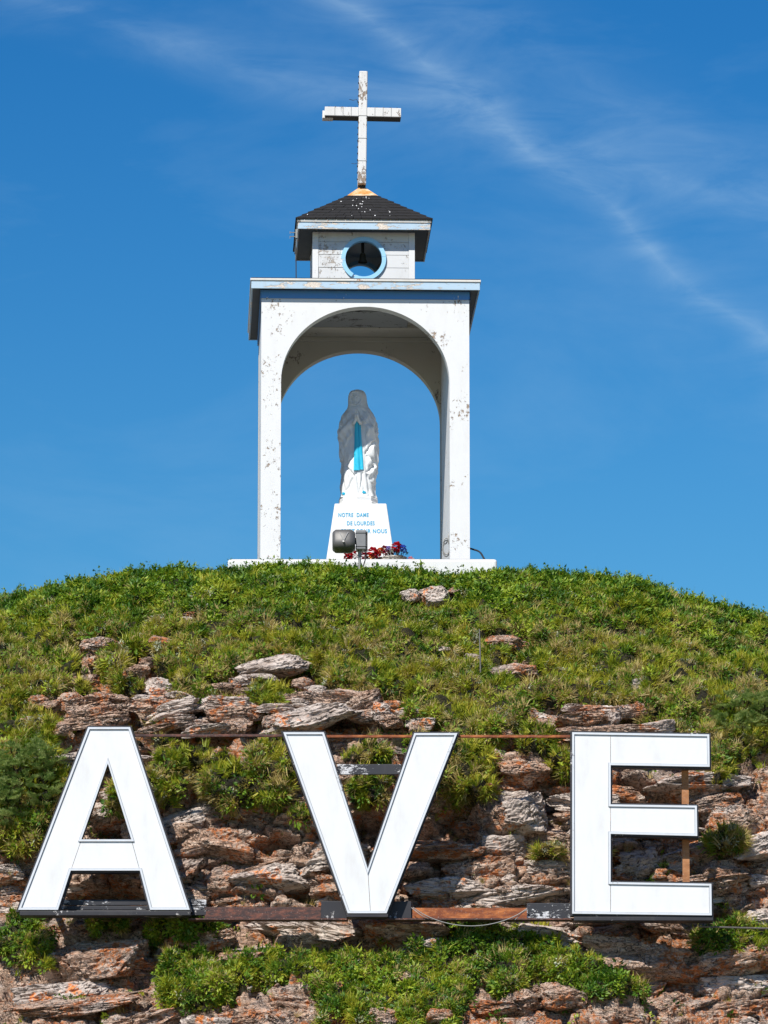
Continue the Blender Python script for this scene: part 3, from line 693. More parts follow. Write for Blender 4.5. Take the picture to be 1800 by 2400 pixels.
# cupola
CW = .655; YC = TY - CW
z_c0 = z_dt + .011; z_ef, z_et = zv(538, YC - .21), zv(522, YC - .21); z_ed = zv(515, YC - .22)
z_hole = zv(607, YC - .02); RI, RO_ = .248, .298
def holed(y0, y1, n=64):
    v, f = [], []
    for y in (y0, y1):
        for k in range(n):
            t = 2 * math.pi * k / n; v.append((RI * math.cos(t), y, z_hole + RI * math.sin(t)))
        for k in range(n):
            t = 2 * math.pi * k / n; c, s = math.cos(t), math.sin(t)
            e = min(CW / abs(c) if abs(c) > 1e-6 else 9, ((z_ef + .02 - z_hole) if s > 0 else (z_hole - z_c0)) / abs(s) if abs(s) > 1e-6 else 9)
            v.append((e * c, y, z_hole + e * s))
    for o in (0, 2 * n): f += [(o + k, o + (k + 1) % n, o + n + (k + 1) % n, o + n + k) for k in range(n)]
    f += [(k, (k + 1) % n, 2 * n + (k + 1) % n, 2 * n + k) for k in range(n)]
    f += [(n + k, n + (k + 1) % n, 3 * n + (k + 1) % n, 3 * n + k) for k in range(n)]
    return v, f
m = MB(); m.add(*holed(-CW, -CW + .03)); m.add(*holed(CW - .03, CW))
m.box(-CW, -CW + .03, -CW + .03, CW - .03, z_c0, z_ef + .02).box(CW - .03, CW, -CW + .03, CW - .03, z_c0, z_ef + .02)
m.box(-CW + .03, CW - .03, -CW + .03, CW - .03, z_ef - .01, z_ef + .019)
cup = m.obj('cupola', PILLAR, sh); cup['label'] = 'small square belfry with round openings'
BH = .175; zb = z_c0 + .004; CBW = .055
while zb < z_ef:
    zt = min(zb + BH - .007, z_ef + .012)
    for side in range(4):
        y0, y1 = -CW - .020, -CW - .001
        segs = []
        if side % 2 == 0 and zt > z_hole - RO_ + .02 and zb < z_hole + RO_ - .02:
            rr = RO_ - .012
            zz = np.linspace(zb, zt, 7); arc = [(-math.sqrt(max(0, rr * rr - (q - z_hole) ** 2)), q) for q in zz]
            if zb < z_hole - rr: arc = [(a_, q) for a_, q in arc]
            segs.append([(-CW + CBW, zb)] + arc + [(-CW + CBW, zt)])
            segs.append([(-a_, q) for a_, q in reversed(segs[0])])
        else: segs.append([(-CW + CBW, zb), (CW - CBW, zb), (CW - CBW, zt), (-CW + CBW, zt)])
        for sg in segs:
            o = MB().prism(sg, y0 + random.uniform(0, .006), y1).obj('board', BOARD, cup); o.rotation_euler = (0, 0, side * math.pi / 2)
    zb += BH
for side in range(4):
    for sx in (-1, 1):
        x0, x1 = sorted((sx * (CW + (.026 if side % 2 == 0 else -.001)), sx * (CW - CBW + .002)))
        o = MB().box(x0, x1, -CW - .026, -CW - .002, z_c0 + .002, z_ef + .011).obj('corner_board', WHITE, cup, .003); o.rotation_euler = (0, 0, side * math.pi / 2)
def ring_arc(t0, t1, y0, y1, ri, ro, n=40):
    v = [(r * math.cos(t), y, z_hole + r * math.sin(t)) for t in np.linspace(t0, t1, n) for r, y in ((ri, y0), (ro, y0), (ro, y1), (ri, y1))]
    f = [(4 * k + q, 4 * k + (q + 1) % 4, 4 * k + 4 + (q + 1) % 4, 4 * k + 4 + q) for k in range(n - 1) for q in range(4)] + [(3, 2, 1, 0), tuple(4 * n - 4 + q for q in range(4))]
    return MB().add(v, f)
for s_ in (0, 1):
    for t0, t1 in ((-.02, math.pi - .02), (math.pi - .01, math.pi * 1.27), (math.pi * 1.31, math.pi * 2 - .03)):
        o = ring_arc(R(8) + t0, R(8) + t1, -CW - .045, -CW + .05, RI - .004, RO_).obj('opening_trim', RING, cup); o.rotation_euler = (0, 0, s_ * math.pi)
EO = CW + .225
for k in range(4):
    o = wobble(MB().box(-EO, EO, -EO, -EO + .02, z_ef, z_et).obj('fascia_board', FASCIA, cup, .003), .004); o.rotation_euler = (0, 0, k * math.pi / 2)
    o = MB().box(-EO - .012, EO + .012, -EO - .012, -EO + .04, z_et + .001, z_ed).obj('drip_edge', DRIP, cup, .003); o.rotation_euler = (0, 0, k * math.pi / 2)
    o = MB().add([(x, y, z) for z in (z_ef + .012, z_ef + .03) for x, y in ((-EO + .02, -EO + .02), (EO - .02, -EO + .02), (CW, -CW), (-CW, -CW))],
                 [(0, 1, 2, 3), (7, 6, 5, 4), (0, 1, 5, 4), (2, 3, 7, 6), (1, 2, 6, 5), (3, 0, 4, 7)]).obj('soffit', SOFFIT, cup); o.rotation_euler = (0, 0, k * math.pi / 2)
# pyramid roof with shingle courses
z_ap = z_ed + .64; TC = .17
rb = MB().add([(sx * (EO + .02), sy * (EO + .02), z_ed + .002) for sx, sy in ((-1, -1), (1, -1), (1, 1), (-1, 1))] + [(0, 0, z_ap - .01)], [(3, 2, 1, 0), (0, 1, 4), (1, 2, 4), (2, 3, 4), (3, 0, 4)])
roof = rb.obj('roof', SHINGLE, sh); roof['label'] = 'low black shingled pyramid roof'
nc = 11
shm = MB()
for k in range(4):
    for c in range(nc):
        a0, a1 = c / nc, (c + 1.15) / nc
        e0, e1 = (EO + .03) * (1 - a0), (EO + .03) * (1 - min(a1, .985)); z0, z1 = z_ed + .004 + (z_ap - z_ed) * a0, z_ed + .004 + (z_ap - z_ed) * min(a1, .985)
        x = -e0
        while x < e0 - .02:
            wd = random.uniform(.10, .17); xb = min(x + wd - .006, e0); j = random.uniform(-.006, .006)
            t0, t1 = x / e0, xb / e0
            pts = [(x, -e0 - .002, z0 + .014 + j), (xb, -e0 - .002, z0 + .014 + j), (t1 * e1, -e1, z1 + .003), (t0 * e1, -e1, z1 + .003), (x, -e0, z0 - .004), (xb, -e0, z0 - .004)]
            ca, sa = math.cos(k * math.pi / 2), math.sin(k * math.pi / 2)
            shm.add([(p[0] * ca - p[1] * sa, p[0] * sa + p[1] * ca, p[2]) for p in pts], [(0, 1, 2, 3), (4, 5, 1, 0), (4, 0, 3), (5, 2, 1)])
            x += wd
so = shm.obj('shingles', SHINGLE, roof); so['kind'] = 'stuff'
cz0 = z_ed + .64 * .77; cr = EO * .24
m = MB().add([(cr * sx, cr * sy, cz0 + .012) for sx, sy in ((-1, -1), (1, -1), (1, 1), (-1, 1))] + [(.05 * sx, .05 * sy, z_ap + .015) for sx, sy in ((-1, -1), (1, -1), (1, 1), (-1, 1))],
             [(0, 1, 5, 4), (1, 2, 6, 5), (2, 3, 7, 6), (3, 0, 4, 7), (4, 5, 6, 7), (3, 2, 1, 0)])
m.obj('roof_cap', CAPM, roof, .004)
rd = random.Random(5)
gm = MB()                                     # white bird droppings on the shingles
for _ in range(26):
    a_ = rd.uniform(.06, .7); e = (EO + .03) * (1 - a_); x = rd.gauss(-.03, .22) * (1 - a_) * 1.5; x = max(-e * .9, min(e * .9, x)); r0 = rd.uniform(.004, .010)
    z = z_ed + .024 + (z_ap - z_ed) * a_
    gm.add([(x - r0, -e, z), (x, -e - .008, z - r0), (x + r0, -e, z), (x, -e + .012, z + r0 * 1.3)], [(0, 1, 2, 3)])
o = gm.obj('droppings', WHITE, roof); o['kind'] = 'stuff'
# cross
cb = z_ap + .055; ct = zv(172, TY); hb = zv(262, TY - .12)
XW, XD = .056, .13
m = MB().box(-XW, XW, -XD, XD, cb, ct)
cross = m.obj('cross', CROSSW, sh, .012); cross['label'] = 'tall white cross with flaking paint and bulb sockets'
cross.rotation_euler = (0, R(.7), 0)
cross.location = (-math.sin(R(.7)) * cb - .005, 0, 0)
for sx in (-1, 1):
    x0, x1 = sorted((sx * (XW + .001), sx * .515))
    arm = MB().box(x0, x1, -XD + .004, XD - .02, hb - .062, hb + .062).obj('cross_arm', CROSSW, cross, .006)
    MB().box(x0 + .004, x1 - .004, -XD + .008, XD - .03, hb - .070, hb - .0625).obj('dark_underside', IRON, cross)  # thin dark strip along the underside of each arm
MB().box(-.515 - .028, -.40, -XD + .09, XD - .01, hb - .075, hb + .03).obj('end_cap', CROSSW, cross, .004)
sock = MB()
for k in range(17):
    z = cb + .07 + k * (ct - cb - .14) / 16
    sock.tube([(-XW - .014, -XD + .05, z), (-XW + .004, -XD + .05, z)], .012, 6); pass
for sx in (-1, 1):
    for k in range(5):
        x = sx * (.10 + k * .09); sock.tube([(x, -XD + .07, hb + .062), (x, -XD + .07, hb + .082)], .011, 6)
o = sock.obj('bulb_socket', IRON, cross); o['kind'] = 'stuff'
for k in range(1, 4):
    z = cb + (ct - cb) * .20 * k; MB().box(-XW - .004, XW + .004, -XD - .004, XD + .004, z, z + .006).obj('metal_band', WIRE, cross)
for sx in (-1, 1):
    for q in (.16, .27, .38): x = sx * q; MB().box(x - .003, x + .003, -XD, XD - .016, hb - .066, hb + .066).obj('metal_band', WIRE, cross)
MB().tube([(0, 0, z_ap - .02), (0, 0, cb + .01)], .055, 10).obj('cross_foot', IRON, cross)
wire = MB().tube([(-XW, -XD + .05, hb + .10), (-XW - .03, -XD, hb + .17), (-XW - .08, -XD, hb + .155), (-XW - .13, -XD - .01, hb + .165)], .004, 5)
wire.obj('loose_wire', CABLE, cross); wire = MB()
wire.tube([(-XW, -XD + .05, cb + .30), (-XW - .04, -XD, cb + .27), (-XW - .09, -XD, cb + .275)], .003, 5); wire.obj('loose_wire', CABLE, cross)
# electric fittings at the cupola eave
m = MB()
for dz in (0, -.055): m.tube([(-EO - .10, -EO + .25, z_ef + .03 + dz - .02), (-EO - .01, -EO + .25, z_ef + .03 + dz - .02)], .006, 6)
m.tube([(-EO - .10, -EO + .25, z_ef + .03), (-EO - .10, -EO + .25, z_ef - .01)], .004, 5); m.tube([(-EO - .10, -EO + .25, z_ef - .035), (-EO - .10, -EO + .25, z_ef - .075)], .004, 5)
m.box(-EO - .028, -EO - .002, -EO + .22, -EO + .28, z_ef - .07, z_ef + .05); m.obj('wire_bracket', WIRE, cup)
MB().tube([(-EO - .02, -EO + .26, z_ef + .06), (-EO - .03, -EO + .26, z_ef - .10), (-EO - .02, -EO + .24, z_ef - .30), (-EO - .015, -EO + .22, z_c0 + .003)], .007, 6).obj('cable', CABLE, cup)
MB().box(-CW - .10, -CW - .028, -.22, -.12, z_c0 + .12, z_c0 + .30).tube([(-CW - .05, -.17, z_c0), (-CW - .05, -.17, z_c0 + .13)], .018, 6).obj('junction_box', IRON, cup, .006)

# bell hanging in the cupola
bl = empty('hanging_bell', (-.015, TY, PZ), R(2.1)); tag(bl, 'small bell hanging from an iron bracket inside the round belfry opening', 'bell')
zt = z_ef - .012; by = -.30; zm = z_hole + .045
MB().box(-.055, .055, by - .04, by + .04, zt - .02, zt).tube([(0, by, zt - .018), (0, by, zm + .12)], [.024, .018], 8).obj('bracket', IRON, bl)
MB().lathe([(.012, .13), (.03, .125), (.04, .10), (.045, .05), (.055, .02), (.066, .0), (.060, -.001), (.05, .03), (.03, .10)], 20, (0, by, zm)).obj('bell_body', BELLM, bl, smooth=True)
MB().tube([(0, by, zm + .09), (0, by, zm + .005)], .006, 6).lathe([(.004, -.014), (.014, -.004), (.012, .010), (.004, .016)], 10, (0, by, zm)).obj('clapper', IRON, bl)

# cables at the foot of the right-hand pillar
def cable(name, pts, r, mat, label, cat='cable'):
    cu = [Vector(p) for p in pts]; P2 = []
    for i in range(len(cu) - 1):                    # Catmull-Rom
        a_, b_, c_, d_ = cu[max(i - 1, 0)], cu[i], cu[i + 1], cu[min(i + 2, len(cu) - 1)]
        for t in np.linspace(0, 1, 9)[:-1]:
            P2.append(.5 * ((2 * b_) + (c_ - a_) * t + (2 * a_ - 5 * b_ + 4 * c_ - d_) * t * t + (3 * b_ - a_ - 3 * c_ + d_) * t ** 3))
    P2.append(cu[-1]); o = MB().tube(P2, r, 6).obj(name, mat, smooth=True); return tag(o, label, cat)
q = at(1098, 1284, .2); e = at(1140, 1312, -.1)
cable('black_cable', [(q[0] - .02, q[1], q[2]), (q[0] + .06, q[1], q[2] - .02), (q[0] + .15, q[1] - .1, q[2] - .08), (e[0], e[1], PZ + .01), (e[0] + .12, e[1], PZ + .006)], .012, CABLE, 'thick black cable curving from the pillar foot to the platform')
c0 = at(1046, 1288, .5)
cable('coiled_cable', [(c0[0] + .05, .5, c0[2] + .26)] + [(c0[0] + .045 * math.cos(t), .48 - .004 * t, c0[2] - .02 + .10 * math.sin(t) + .004 * t) for t in np.linspace(1.5, 1.5 + 6.28 * 2.2, 20)], .008, WIRE, 'grey cable coil hanging inside the right hand pillar')

# ------------------------------------------------------------------ pedestal with lettering
PY = 1.06
z_pt = zv(1180, PY); wt_, wb_ = .343, .343 + .14 * z_pt
px0 = float(at(845, 1180, PY)[0]); pyc = PY + wt_
m = MB().add([(sx * wb_, sy * wb_, 0) for sx, sy in ((-1, -1), (1, -1), (1, 1), (-1, 1))] + [(sx * wt_, sy * wt_, z_pt) for sx, sy in ((-1, -1), (1, -1), (1, 1), (-1, 1))],
             [(3, 2, 1, 0), (4, 5, 6, 7), (0, 1, 5, 4), (1, 2, 6, 5), (2, 3, 7, 6), (3, 0, 4, 7)])
ped = m.obj('statue_pedestal', PLASTER, bevel=.012); ped.location = (px0, pyc, PZ)
tag(ped, 'white tapered pedestal with blue lettering under the statue', 'pedestal')
lean_ = math.atan2(wb_ - wt_, z_pt)
def lettering(txt, u0, u1, v):
    cu = bpy.data.curves.new('lettering', 'FONT'); cu.body = txt; cu.align_x = 'LEFT'; cu.size = 1; cu.extrude = .02; cu.space_character = 1.15; cu.offset = .03
    t = bpy.data.objects.new('lettering', cu); C.objects.link(t)
    dg = bpy.context.evaluated_depsgraph_get(); me = bpy.data.meshes.new_from_object(t.evaluated_get(dg)); bpy.data.objects.remove(t)
    co = np.array([p.co[:] for p in me.vertices]); x0, x1 = co[:, 0].min(), co[:, 0].max(); h = co[:, 1].max()
    Yp = pyc - (wt_ + wb_) / 2
    a_, b_ = at(u0, v, Yp), at(u1, v, Yp); zc = a_[2] - PZ; yf = -(wb_ - (wb_ - wt_) * zc / z_pt)
    sx = (b_[0] - a_[0]) / (x1 - x0); szz = .056 / h
    for p, c in zip(me.vertices, co):
        X = a_[0] - px0 + (c[0] - x0) * sx; d = (c[1] - h / 2) * szz
        p.co = (X, yf + math.sin(lean_) * d - .0015 - (c[2] + .02) * .06, zc + math.cos(lean_) * d)
    me.materials.clear(); me.materials.append(INK); obj_me('lettering', me, ped)['kind'] = 'stuff'
lettering('NOTRE  DAME', 793, 864, 1205); lettering('DE LOURDES', 813, 878, 1225); lettering('PRIEZ POUR NOUS', 800, 907, 1244)

# ------------------------------------------------------------------ statue
st = empty('statue', (float(at(838, 1180, pyc)[0]), pyc, PZ + z_pt), R(-4)); tag(st, 'white statue of a praying veiled woman with a blue sash', 'statue')
SC = .000792                                    # metres per unit of the tall detail view used for the widths below
def hz(y): return (2060 - y) * SC * 1.065         # height above the pedestal
m = MB(); n = 8
ctr = (.01, .0)
m.lathe([(.275, 0), (.275, .055), (.262, .065), (.262, .115), (.25, .125), (.235, .135)], 8, (ctr[0], ctr[1], 0)).obj('plinth', PLASTER, st, .006)
PW = [(1900, 575, 285), (1860, 572, 272), (1800, 560, 258), (1700, 565, 264), (1600, 570, 266), (1500, 585, 276), (1400, 592, 280), (1300, 590, 290), (1200, 585, 296), (1100, 582, 300), (1000, 580, 302),
      (900, 568, 304), (800, 568, 302), (700, 572, 284), (620, 572, 262), (560, 572, 236), (510, 572, 208), (470, 572, 176), (430, 568, 152), (380, 565, 138), (330, 560, 134), (280, 558, 131), (240, 556, 126), (210, 556, 116), (185, 556, 102), (165, 556, 82), (150, 557, 58), (141, 558, 34), (135, 558, 6)]
PW = np.array(PW, float)[::-1]
zs = np.concatenate([np.linspace(hz(1900), hz(470), 230), np.linspace(hz(470), hz(135), 130)[1:]])
ys_ = 2060 - zs / (SC * 1.065)
cxs = np.interp(ys_, PW[:, 0], PW[:, 1]); hws = np.interp(ys_, PW[:, 0], PW[:, 2])
k5 = np.ones(9) / 9
sm = lambda a: np.convolve(np.pad(a, 4, mode='edge'), k5, 'valid')
cxs, hws = sm(cxs), np.where(ys_ < 200, hws, sm(hws))
dep = np.interp(ys_, [135, 150, 200, 300, 400, 470, 520, 700, 900, 1200, 1900], [1, 1.05, 1.06, 1.06, .98, .86, .74, .70, .70, .72, .82])
NT_ = 220
th = np.linspace(0, 2 * math.pi, NT_, endpoint=False)      # 0 = front (-y), positive to picture right (+x)
TH_, YV = np.meshgrid(th, ys_); HWm = hws[:, None] * np.ones_like(TH_); CXm = cxs[:, None] * np.ones_like(TH_); DPm = dep[:, None] * np.ones_like(TH_)
sx_, cx_ = np.sin(TH_), np.cos(TH_)
pw = 2.25
rr = (np.abs(sx_) ** pw + np.abs(cx_) ** pw) ** (-1 / pw)
lx = HWm * rr * sx_                                     # offset to picture right, in detail units
front = sst(.0, .5, cx_)
xv = CXm + lx                                           # detail-view x of each point
disp = np.zeros_like(xv)
# mantle: hangs from the head over arms; opens in an inverted V below the hands
eL = np.interp(YV, [500, 700, 760, 900, 1000, 1150, 1300, 1330], [560, 525, 505, 500, 405, 350, 310, 290])
eR = np.interp(YV, [500, 700, 745, 900, 1200, 1350, 1500, 1700, 1760], [580, 640, 700, 705, 745, 740, 745, 830, 850])
wob = 14 * np.sin(YV / 38) * sst(900, 1100, YV)
mant = np.where(cx_ < -.05, 1, np.maximum(sst(8, -8, xv - eL - wob) * sst(1345, 1310, YV), sst(-8, 8, xv - eR - wob) * sst(1775, 1730, YV)))
mant = np.maximum(mant, sst(520, 480, YV))
disp += mant * 26
# forearms under the mantle reaching the joined hands
def limb(x0, y0, x1, y1, wdt, amp):
    t = np.clip(((xv - x0) * (x1 - x0) + (YV - y0) * (y1 - y0)) / ((x1 - x0) ** 2 + (y1 - y0) ** 2), 0, 1)
    d = np.hypot(xv - x0 - t * (x1 - x0), YV - y0 - t * (y1 - y0)); return amp * np.exp(-(d / wdt) ** 2) * front
disp += limb(330, 880, 545, 680, 62, 46) + limb(820, 870, 600, 680, 62, 46)
# mantle folds: soft diagonal swags at the sides, pleats falling from the head
disp += mant * sst(460, 620, YV) * (13 * np.sin(TH_ * 9 + YV / 60 + 1.5 * np.sin(YV / 120)) + 8 * np.sin(TH_ * 17 - YV / 45)) 
# gown folds deepen towards the feet
gw = (1 - mant) * front * sst(800, 1100, YV)
disp += gw * (24 * np.abs(np.sin((xv - 575 + 26 * np.sin(YV / 170)) / 26)) * sst(1000, 1700, YV) - 8)
disp += gw * (16 * np.exp(-((xv - (430 + (YV - 1200) * .25)) / 30) ** 2) * sst(1150, 1250, YV) * sst(1700, 1500, YV))
disp -= 2.4 * (limb(500, 1250, 385, 1385, 19, 14) + limb(400, 1440, 505, 1560, 19, 14) + limb(720, 1210, 830, 1020, 20, 16) + limb(745, 1250, 850, 1340, 19, 14) + limb(860, 1370, 750, 1500, 19, 14) + limb(745, 1560, 830, 1690, 19, 14) + limb(540, 1540, 400, 1800, 16, 12) + limb(660, 1530, 620, 1850, 14, 12))
# two falling ends of the mantle at the right-hand hip
disp += limb(725, 770, 715, 900, 20, 20) + limb(775, 800, 800, 1000, 26, 20)
disp += sst(1830, 1900, YV) * 12
# face framed by the veil
fx, fy = (xv - 540) / 78, (YV - 300) / 100
inf = sst(1.12, .92, np.hypot(fx, fy)) * sst(.1, .4, cx_) * (YV < 480)
disp -= inf * 26
E = lambda x, y, a_, b_, amp: amp * np.exp(-((xv - x) / a_) ** 2 - ((YV - y) / b_) ** 2) * sst(.2, .5, cx_) * (YV < 480)
disp += E(538, 300, 60, 85, 16) + E(536, 310, 11, 34, 15) + E(535, 332, 15, 10, 10) - E(508, 287, 19, 11, 12) - E(566, 287, 19, 11, 12) + E(508, 268, 22, 7, 4) + E(566, 268, 22, 7, 4)
disp += E(536, 356, 22, 5, 6) - E(536, 363, 26, 4, 6) + E(536, 370, 18, 6, 6) + E(536, 392, 22, 15, 12) + E(500, 335, 18, 24, 5) + E(572, 335, 18, 24, 5)
disp -= E(540, 425, 60, 16, 20)                         # shadowed throat below the chin
disp += (YV < 480) * (1 - inf) * 4 * np.sin(TH_ * 6) * sst(170, 260, YV)
topf = sst(140, 170, YV); disp *= topf
rx = HWm * rr + disp; ryd = HWm * DPm * rr + disp
VX = (CXm - 575 + rx * sx_) * SC + ctr[0]; VY = -(ryd * cx_) * SC; VZ = np.repeat(zs[:, None], NT_, 1)
VY -= .0 * VZ
vv_ = np.stack([VX, VY, VZ], -1).reshape(-1, 3); nz_ = len(zs)
ff = [(i * NT_ + k, i * NT_ + (k + 1) % NT_, (i + 1) * NT_ + (k + 1) % NT_, (i + 1) * NT_ + k) for i in range(nz_ - 1) for k in range(NT_)]
ff += [tuple(range(NT_ - 1, -1, -1)), tuple((nz_ - 1) * NT_ + k for k in range(NT_))]
fig = mesh_obj('figure', vv_, ff, STATUE, st, True)
def front_y(x, y):
    """surface of the figure at a point of the detail view"""
    i = int(np.argmin(np.abs(ys_ - y))); X = (x - 575) * SC + ctr[0]
    sel = np.where(cx_[i] > .15)[0]; k = sel[np.argmin(np.abs(VX[i, sel] - X))]; return X, float(VY[i, k]), float(VZ[i, k])
def strip(cols, rows, lift, thick):
    """cloth strip lying on the figure: rows of (y, x_left, x_right)"""
    v, f = [], []; nr = len(rows)
    for y, a_, b_ in rows:
        for c in range(cols + 1):
            t = c / cols; X, Y, Z = front_y(a_ + (b_ - a_) * t, y); v.append((X, Y - lift - .010 * math.sin(math.pi * t), Z))
    n0 = len(v); v += [(x, y + thick, z) for x, y, z in v]; w_ = cols + 1
    for i in range(nr - 1):
        for c in range(cols):
            q = (i * w_ + c, i * w_ + c + 1, (i + 1) * w_ + c + 1, (i + 1) * w_ + c); f += [q, tuple(n0 + e for e in reversed(q))]
    rim = [c for c in range(w_)] + [i * w_ + cols for i in range(1, nr)] + [(nr - 1) * w_ + c for c in range(cols - 1, -1, -1)] + [i * w_ for i in range(nr - 2, 0, -1)]
    f += [(rim[k], rim[(k + 1) % len(rim)], n0 + rim[(k + 1) % len(rim)], n0 + rim[k]) for k in range(len(rim))]
    return MB().add(v, f)
Ls = [(y, np.interp(y, [700, 900, 1490], [532, 528, 512]), np.interp(y, [700, 900, 1460], [592, 592, 618])) for y in np.linspace(700, 1490, 40)]
Rs = [(y, np.interp(y, [700, 900, 1480], [588, 586, 612]), np.interp(y, [700, 900, 1480], [630, 640, 680])) for y in np.linspace(700, 1478, 40)]
s1_ = strip(6, Ls, .020, .026).obj('sash', SASH, st, smooth=False); s2_ = strip(6, Rs, .012, .020).obj('sash', SASH, st, smooth=False)
# joined hands: two palms with four fingers and a thumb each, pressed together and pointing up
for sx in (-1, 1):
    m = MB(); X, Y, Z = front_y(573, 690); Y -= .055
    tip = Vector((-.002, -.035, .165)); up = tip.normalized(); o_ = Vector((X + sx * .013, Y, Z))
    m.tube([o_ + Vector((sx * .04, .05, -.05)), o_ + Vector((sx * .014, .02, -.02)), o_, o_ + up * .035, o_ + up * .075], [.026, .021, .020, .022, .019], 10)
    for k, L_ in enumerate((.072, .084, .080, .062)):
        bs = o_ + up * .066 + Vector((-sx * .004, -.021 + .0135 * k, .004 * (k - 1.5))); m.tube([bs, bs + up * L_ * .5 + Vector((-sx * .001, 0, 0)), bs + up * L_ * .85 + Vector((-sx * .004, .002, 0)), bs + up * L_ + Vector((-sx * .006, .003, 0))], [.0085, .008, .007, .004], 8)
    bs = o_ + up * .02 + Vector((-sx * .003, -.018, 0)); m.tube([bs, bs + up * .03 + Vector((0, -.012, 0)), bs + up * .058 + Vector((-sx * .003, -.010, 0))], [.010, .009, .005], 8)
    m.obj('hand', STATUE, st, smooth=True)
for x, y in ((340, 1850), (688, 1846)):
    X, Y, Z = front_y(x, y); m = MB()
    for k in range(7):
        a_ = k * 2.4; r_ = .006 * math.sqrt(k); m.lathe([(.002, -.006), (.012, -.002), (.013, .006), (.004, .010)], 7, (X + r_ * 1.6 * math.cos(a_), Y - .012, Z + r_ * math.sin(a_)))
    m.obj('foot_rose', SASH, st)

# ------------------------------------------------------------------ floodlight
fy_ = -1.02; c = at(806, 1269, fy_); fl = empty('floodlight', (0, 0, 0)); tag(fl, 'grey metal floodlight with ballast box on a short post before the pedestal', 'floodlight')
rx_ = .235; m = MB()
prof_ = [(.02, -.225), (.15, -.225), (.168, -.21), (.172, -.10), (.160, .06), (.128, .185), (.115, .20), (.02, .20)]
v = []; n = 28
for r_, l_ in [(.10, -.148), (.118, -.142), (.146, -.105), (.148, .07), (.142, .10), (.118, .138), (.10, .146)]:
    for k in range(n):
        t = 2 * math.pi * k / n; q_ = (abs(math.cos(t)) ** 3.2 + abs(math.sin(t)) ** 3.2) ** (-1 / 3.2)
        v.append((l_, r_ * q_ * math.cos(t) * .9, r_ * q_ * math.sin(t) * .95))
k7 = 7
f = [(i * n + k, i * n + (k + 1) % n, (i + 1) * n + (k + 1) % n, (i + 1) * n + k) for i in range(k7 - 1) for k in range(n)] + [tuple(range(n - 1, -1, -1)), tuple((k7 - 1) * n + k for k in range(n))]
o = MB().add(v, f).obj('lamp_housing', LAMPG, fl, smooth=True); o.location = c; o.rotation_euler = (R(-18), 0, R(0)); o.scale = (1.0, 1, 1)
MB().add([(x * 1.01, y * 1.0, z) for x, y, z in [(-.06, -.142, .06), (-.05, -.142, .06), (-.005, -.148, -.06), (.005, -.148, -.06), (.06, -.142, .06), (.05, -.142, .06)]], [(0, 1, 3, 2), (4, 5, 2, 3)]).obj('rib', LAMPB, o)
MB().tube([(-.005, -.15, -.078), (-.005, -.135, -.078)], .014, 8).obj('bolt', WIRE, o)
c2 = at(846, 1268, fy_ + .04)
o = MB().box(-.066, .066, -.10, .10, -.128, .128).obj('ballast_box', LAMPB, fl, .012); o.location = c2
for z in (.085, -.09): MB().box(-.069, .069, -.104, .103, z - .004, z + .004).obj('seam', IRON, o)
MB().box(-.073, -.0665, -.07, .07, -.03, .03).obj('knuckle', IRON, o)
MB().box(.067, .085, -.09, .09, -.13, .11).obj('cooling_cover', IRON, o, .006)
p0 = at(843, 1294, fy_ + .04)
MB().tube([(p0[0], p0[1], c2[2] - .127), (p0[0], p0[1], c2[2] - .20)], .026, 10).tube([(p0[0], p0[1], c2[2] - .2), (p0[0], p0[1], c2[2] - .95)], .020, 10).obj('post', WIRE, fl)
MB().tube([(c2[0] + .05, fy_, c2[2] - .12), (c2[0] + .07, fy_, c2[2] - .2), (c2[0] + .03, fy_, c2[2] - .34), (c2[0] + .02, fy_, c2[2] - .6)], .008, 6).obj('cable', CABLE, fl)

# ------------------------------------------------------------------ flowers at the foot of the pedestal
PET = {}
for nm, cl in (('red', (.55, .012, .03)), ('crimson', (.30, .008, .03)), ('pink', (.78, .38, .42)), ('white', (.82, .76, .74)), ('orange', (.75, .26, .04)), ('blue', (.10, .22, .68)), ('lilac', (.42, .36, .70)), ('yellow', (.80, .55, .12))):
    PET[nm] = simple('petal_' + nm, cl, .6, 0, .25, 40)
LEAFD = simple('bouquet_leaf', (.02, .05, .015), .6, 0, .4)
def blossom(parent, pos, r0, mat, seed):
    rr_ = random.Random(seed); v, f = [], []; r0 *= 1.7
    for k in range(22):
        ph = math.acos(1 - 1.5 * (k + .5) / 22); a_ = k * 2.4
        d = Vector((math.sin(ph) * math.cos(a_), math.sin(ph) * math.sin(a_), math.cos(ph))); d = (Matrix.Rotation(R(50), 3, 'X') @ d); s_ = d.cross(Vector((.2, .3, .9))).normalized(); t_ = d.cross(s_)
        L_ = r0 * rr_.uniform(.8, 1.1); W_ = r0 * .42; base_ = d * r0 * .25; n0 = len(v)
        v += [base_, base_ + d * L_ * .5 + s_ * W_, base_ + d * L_ * .8 + t_ * W_ * .4, base_ + d * L_ * .5 - s_ * W_]; f += [(n0, n0 + 1, n0 + 2), (n0, n0 + 2, n0 + 3)]
    o = mesh_obj('blossom', v, f, mat, parent); o.location = pos; return o
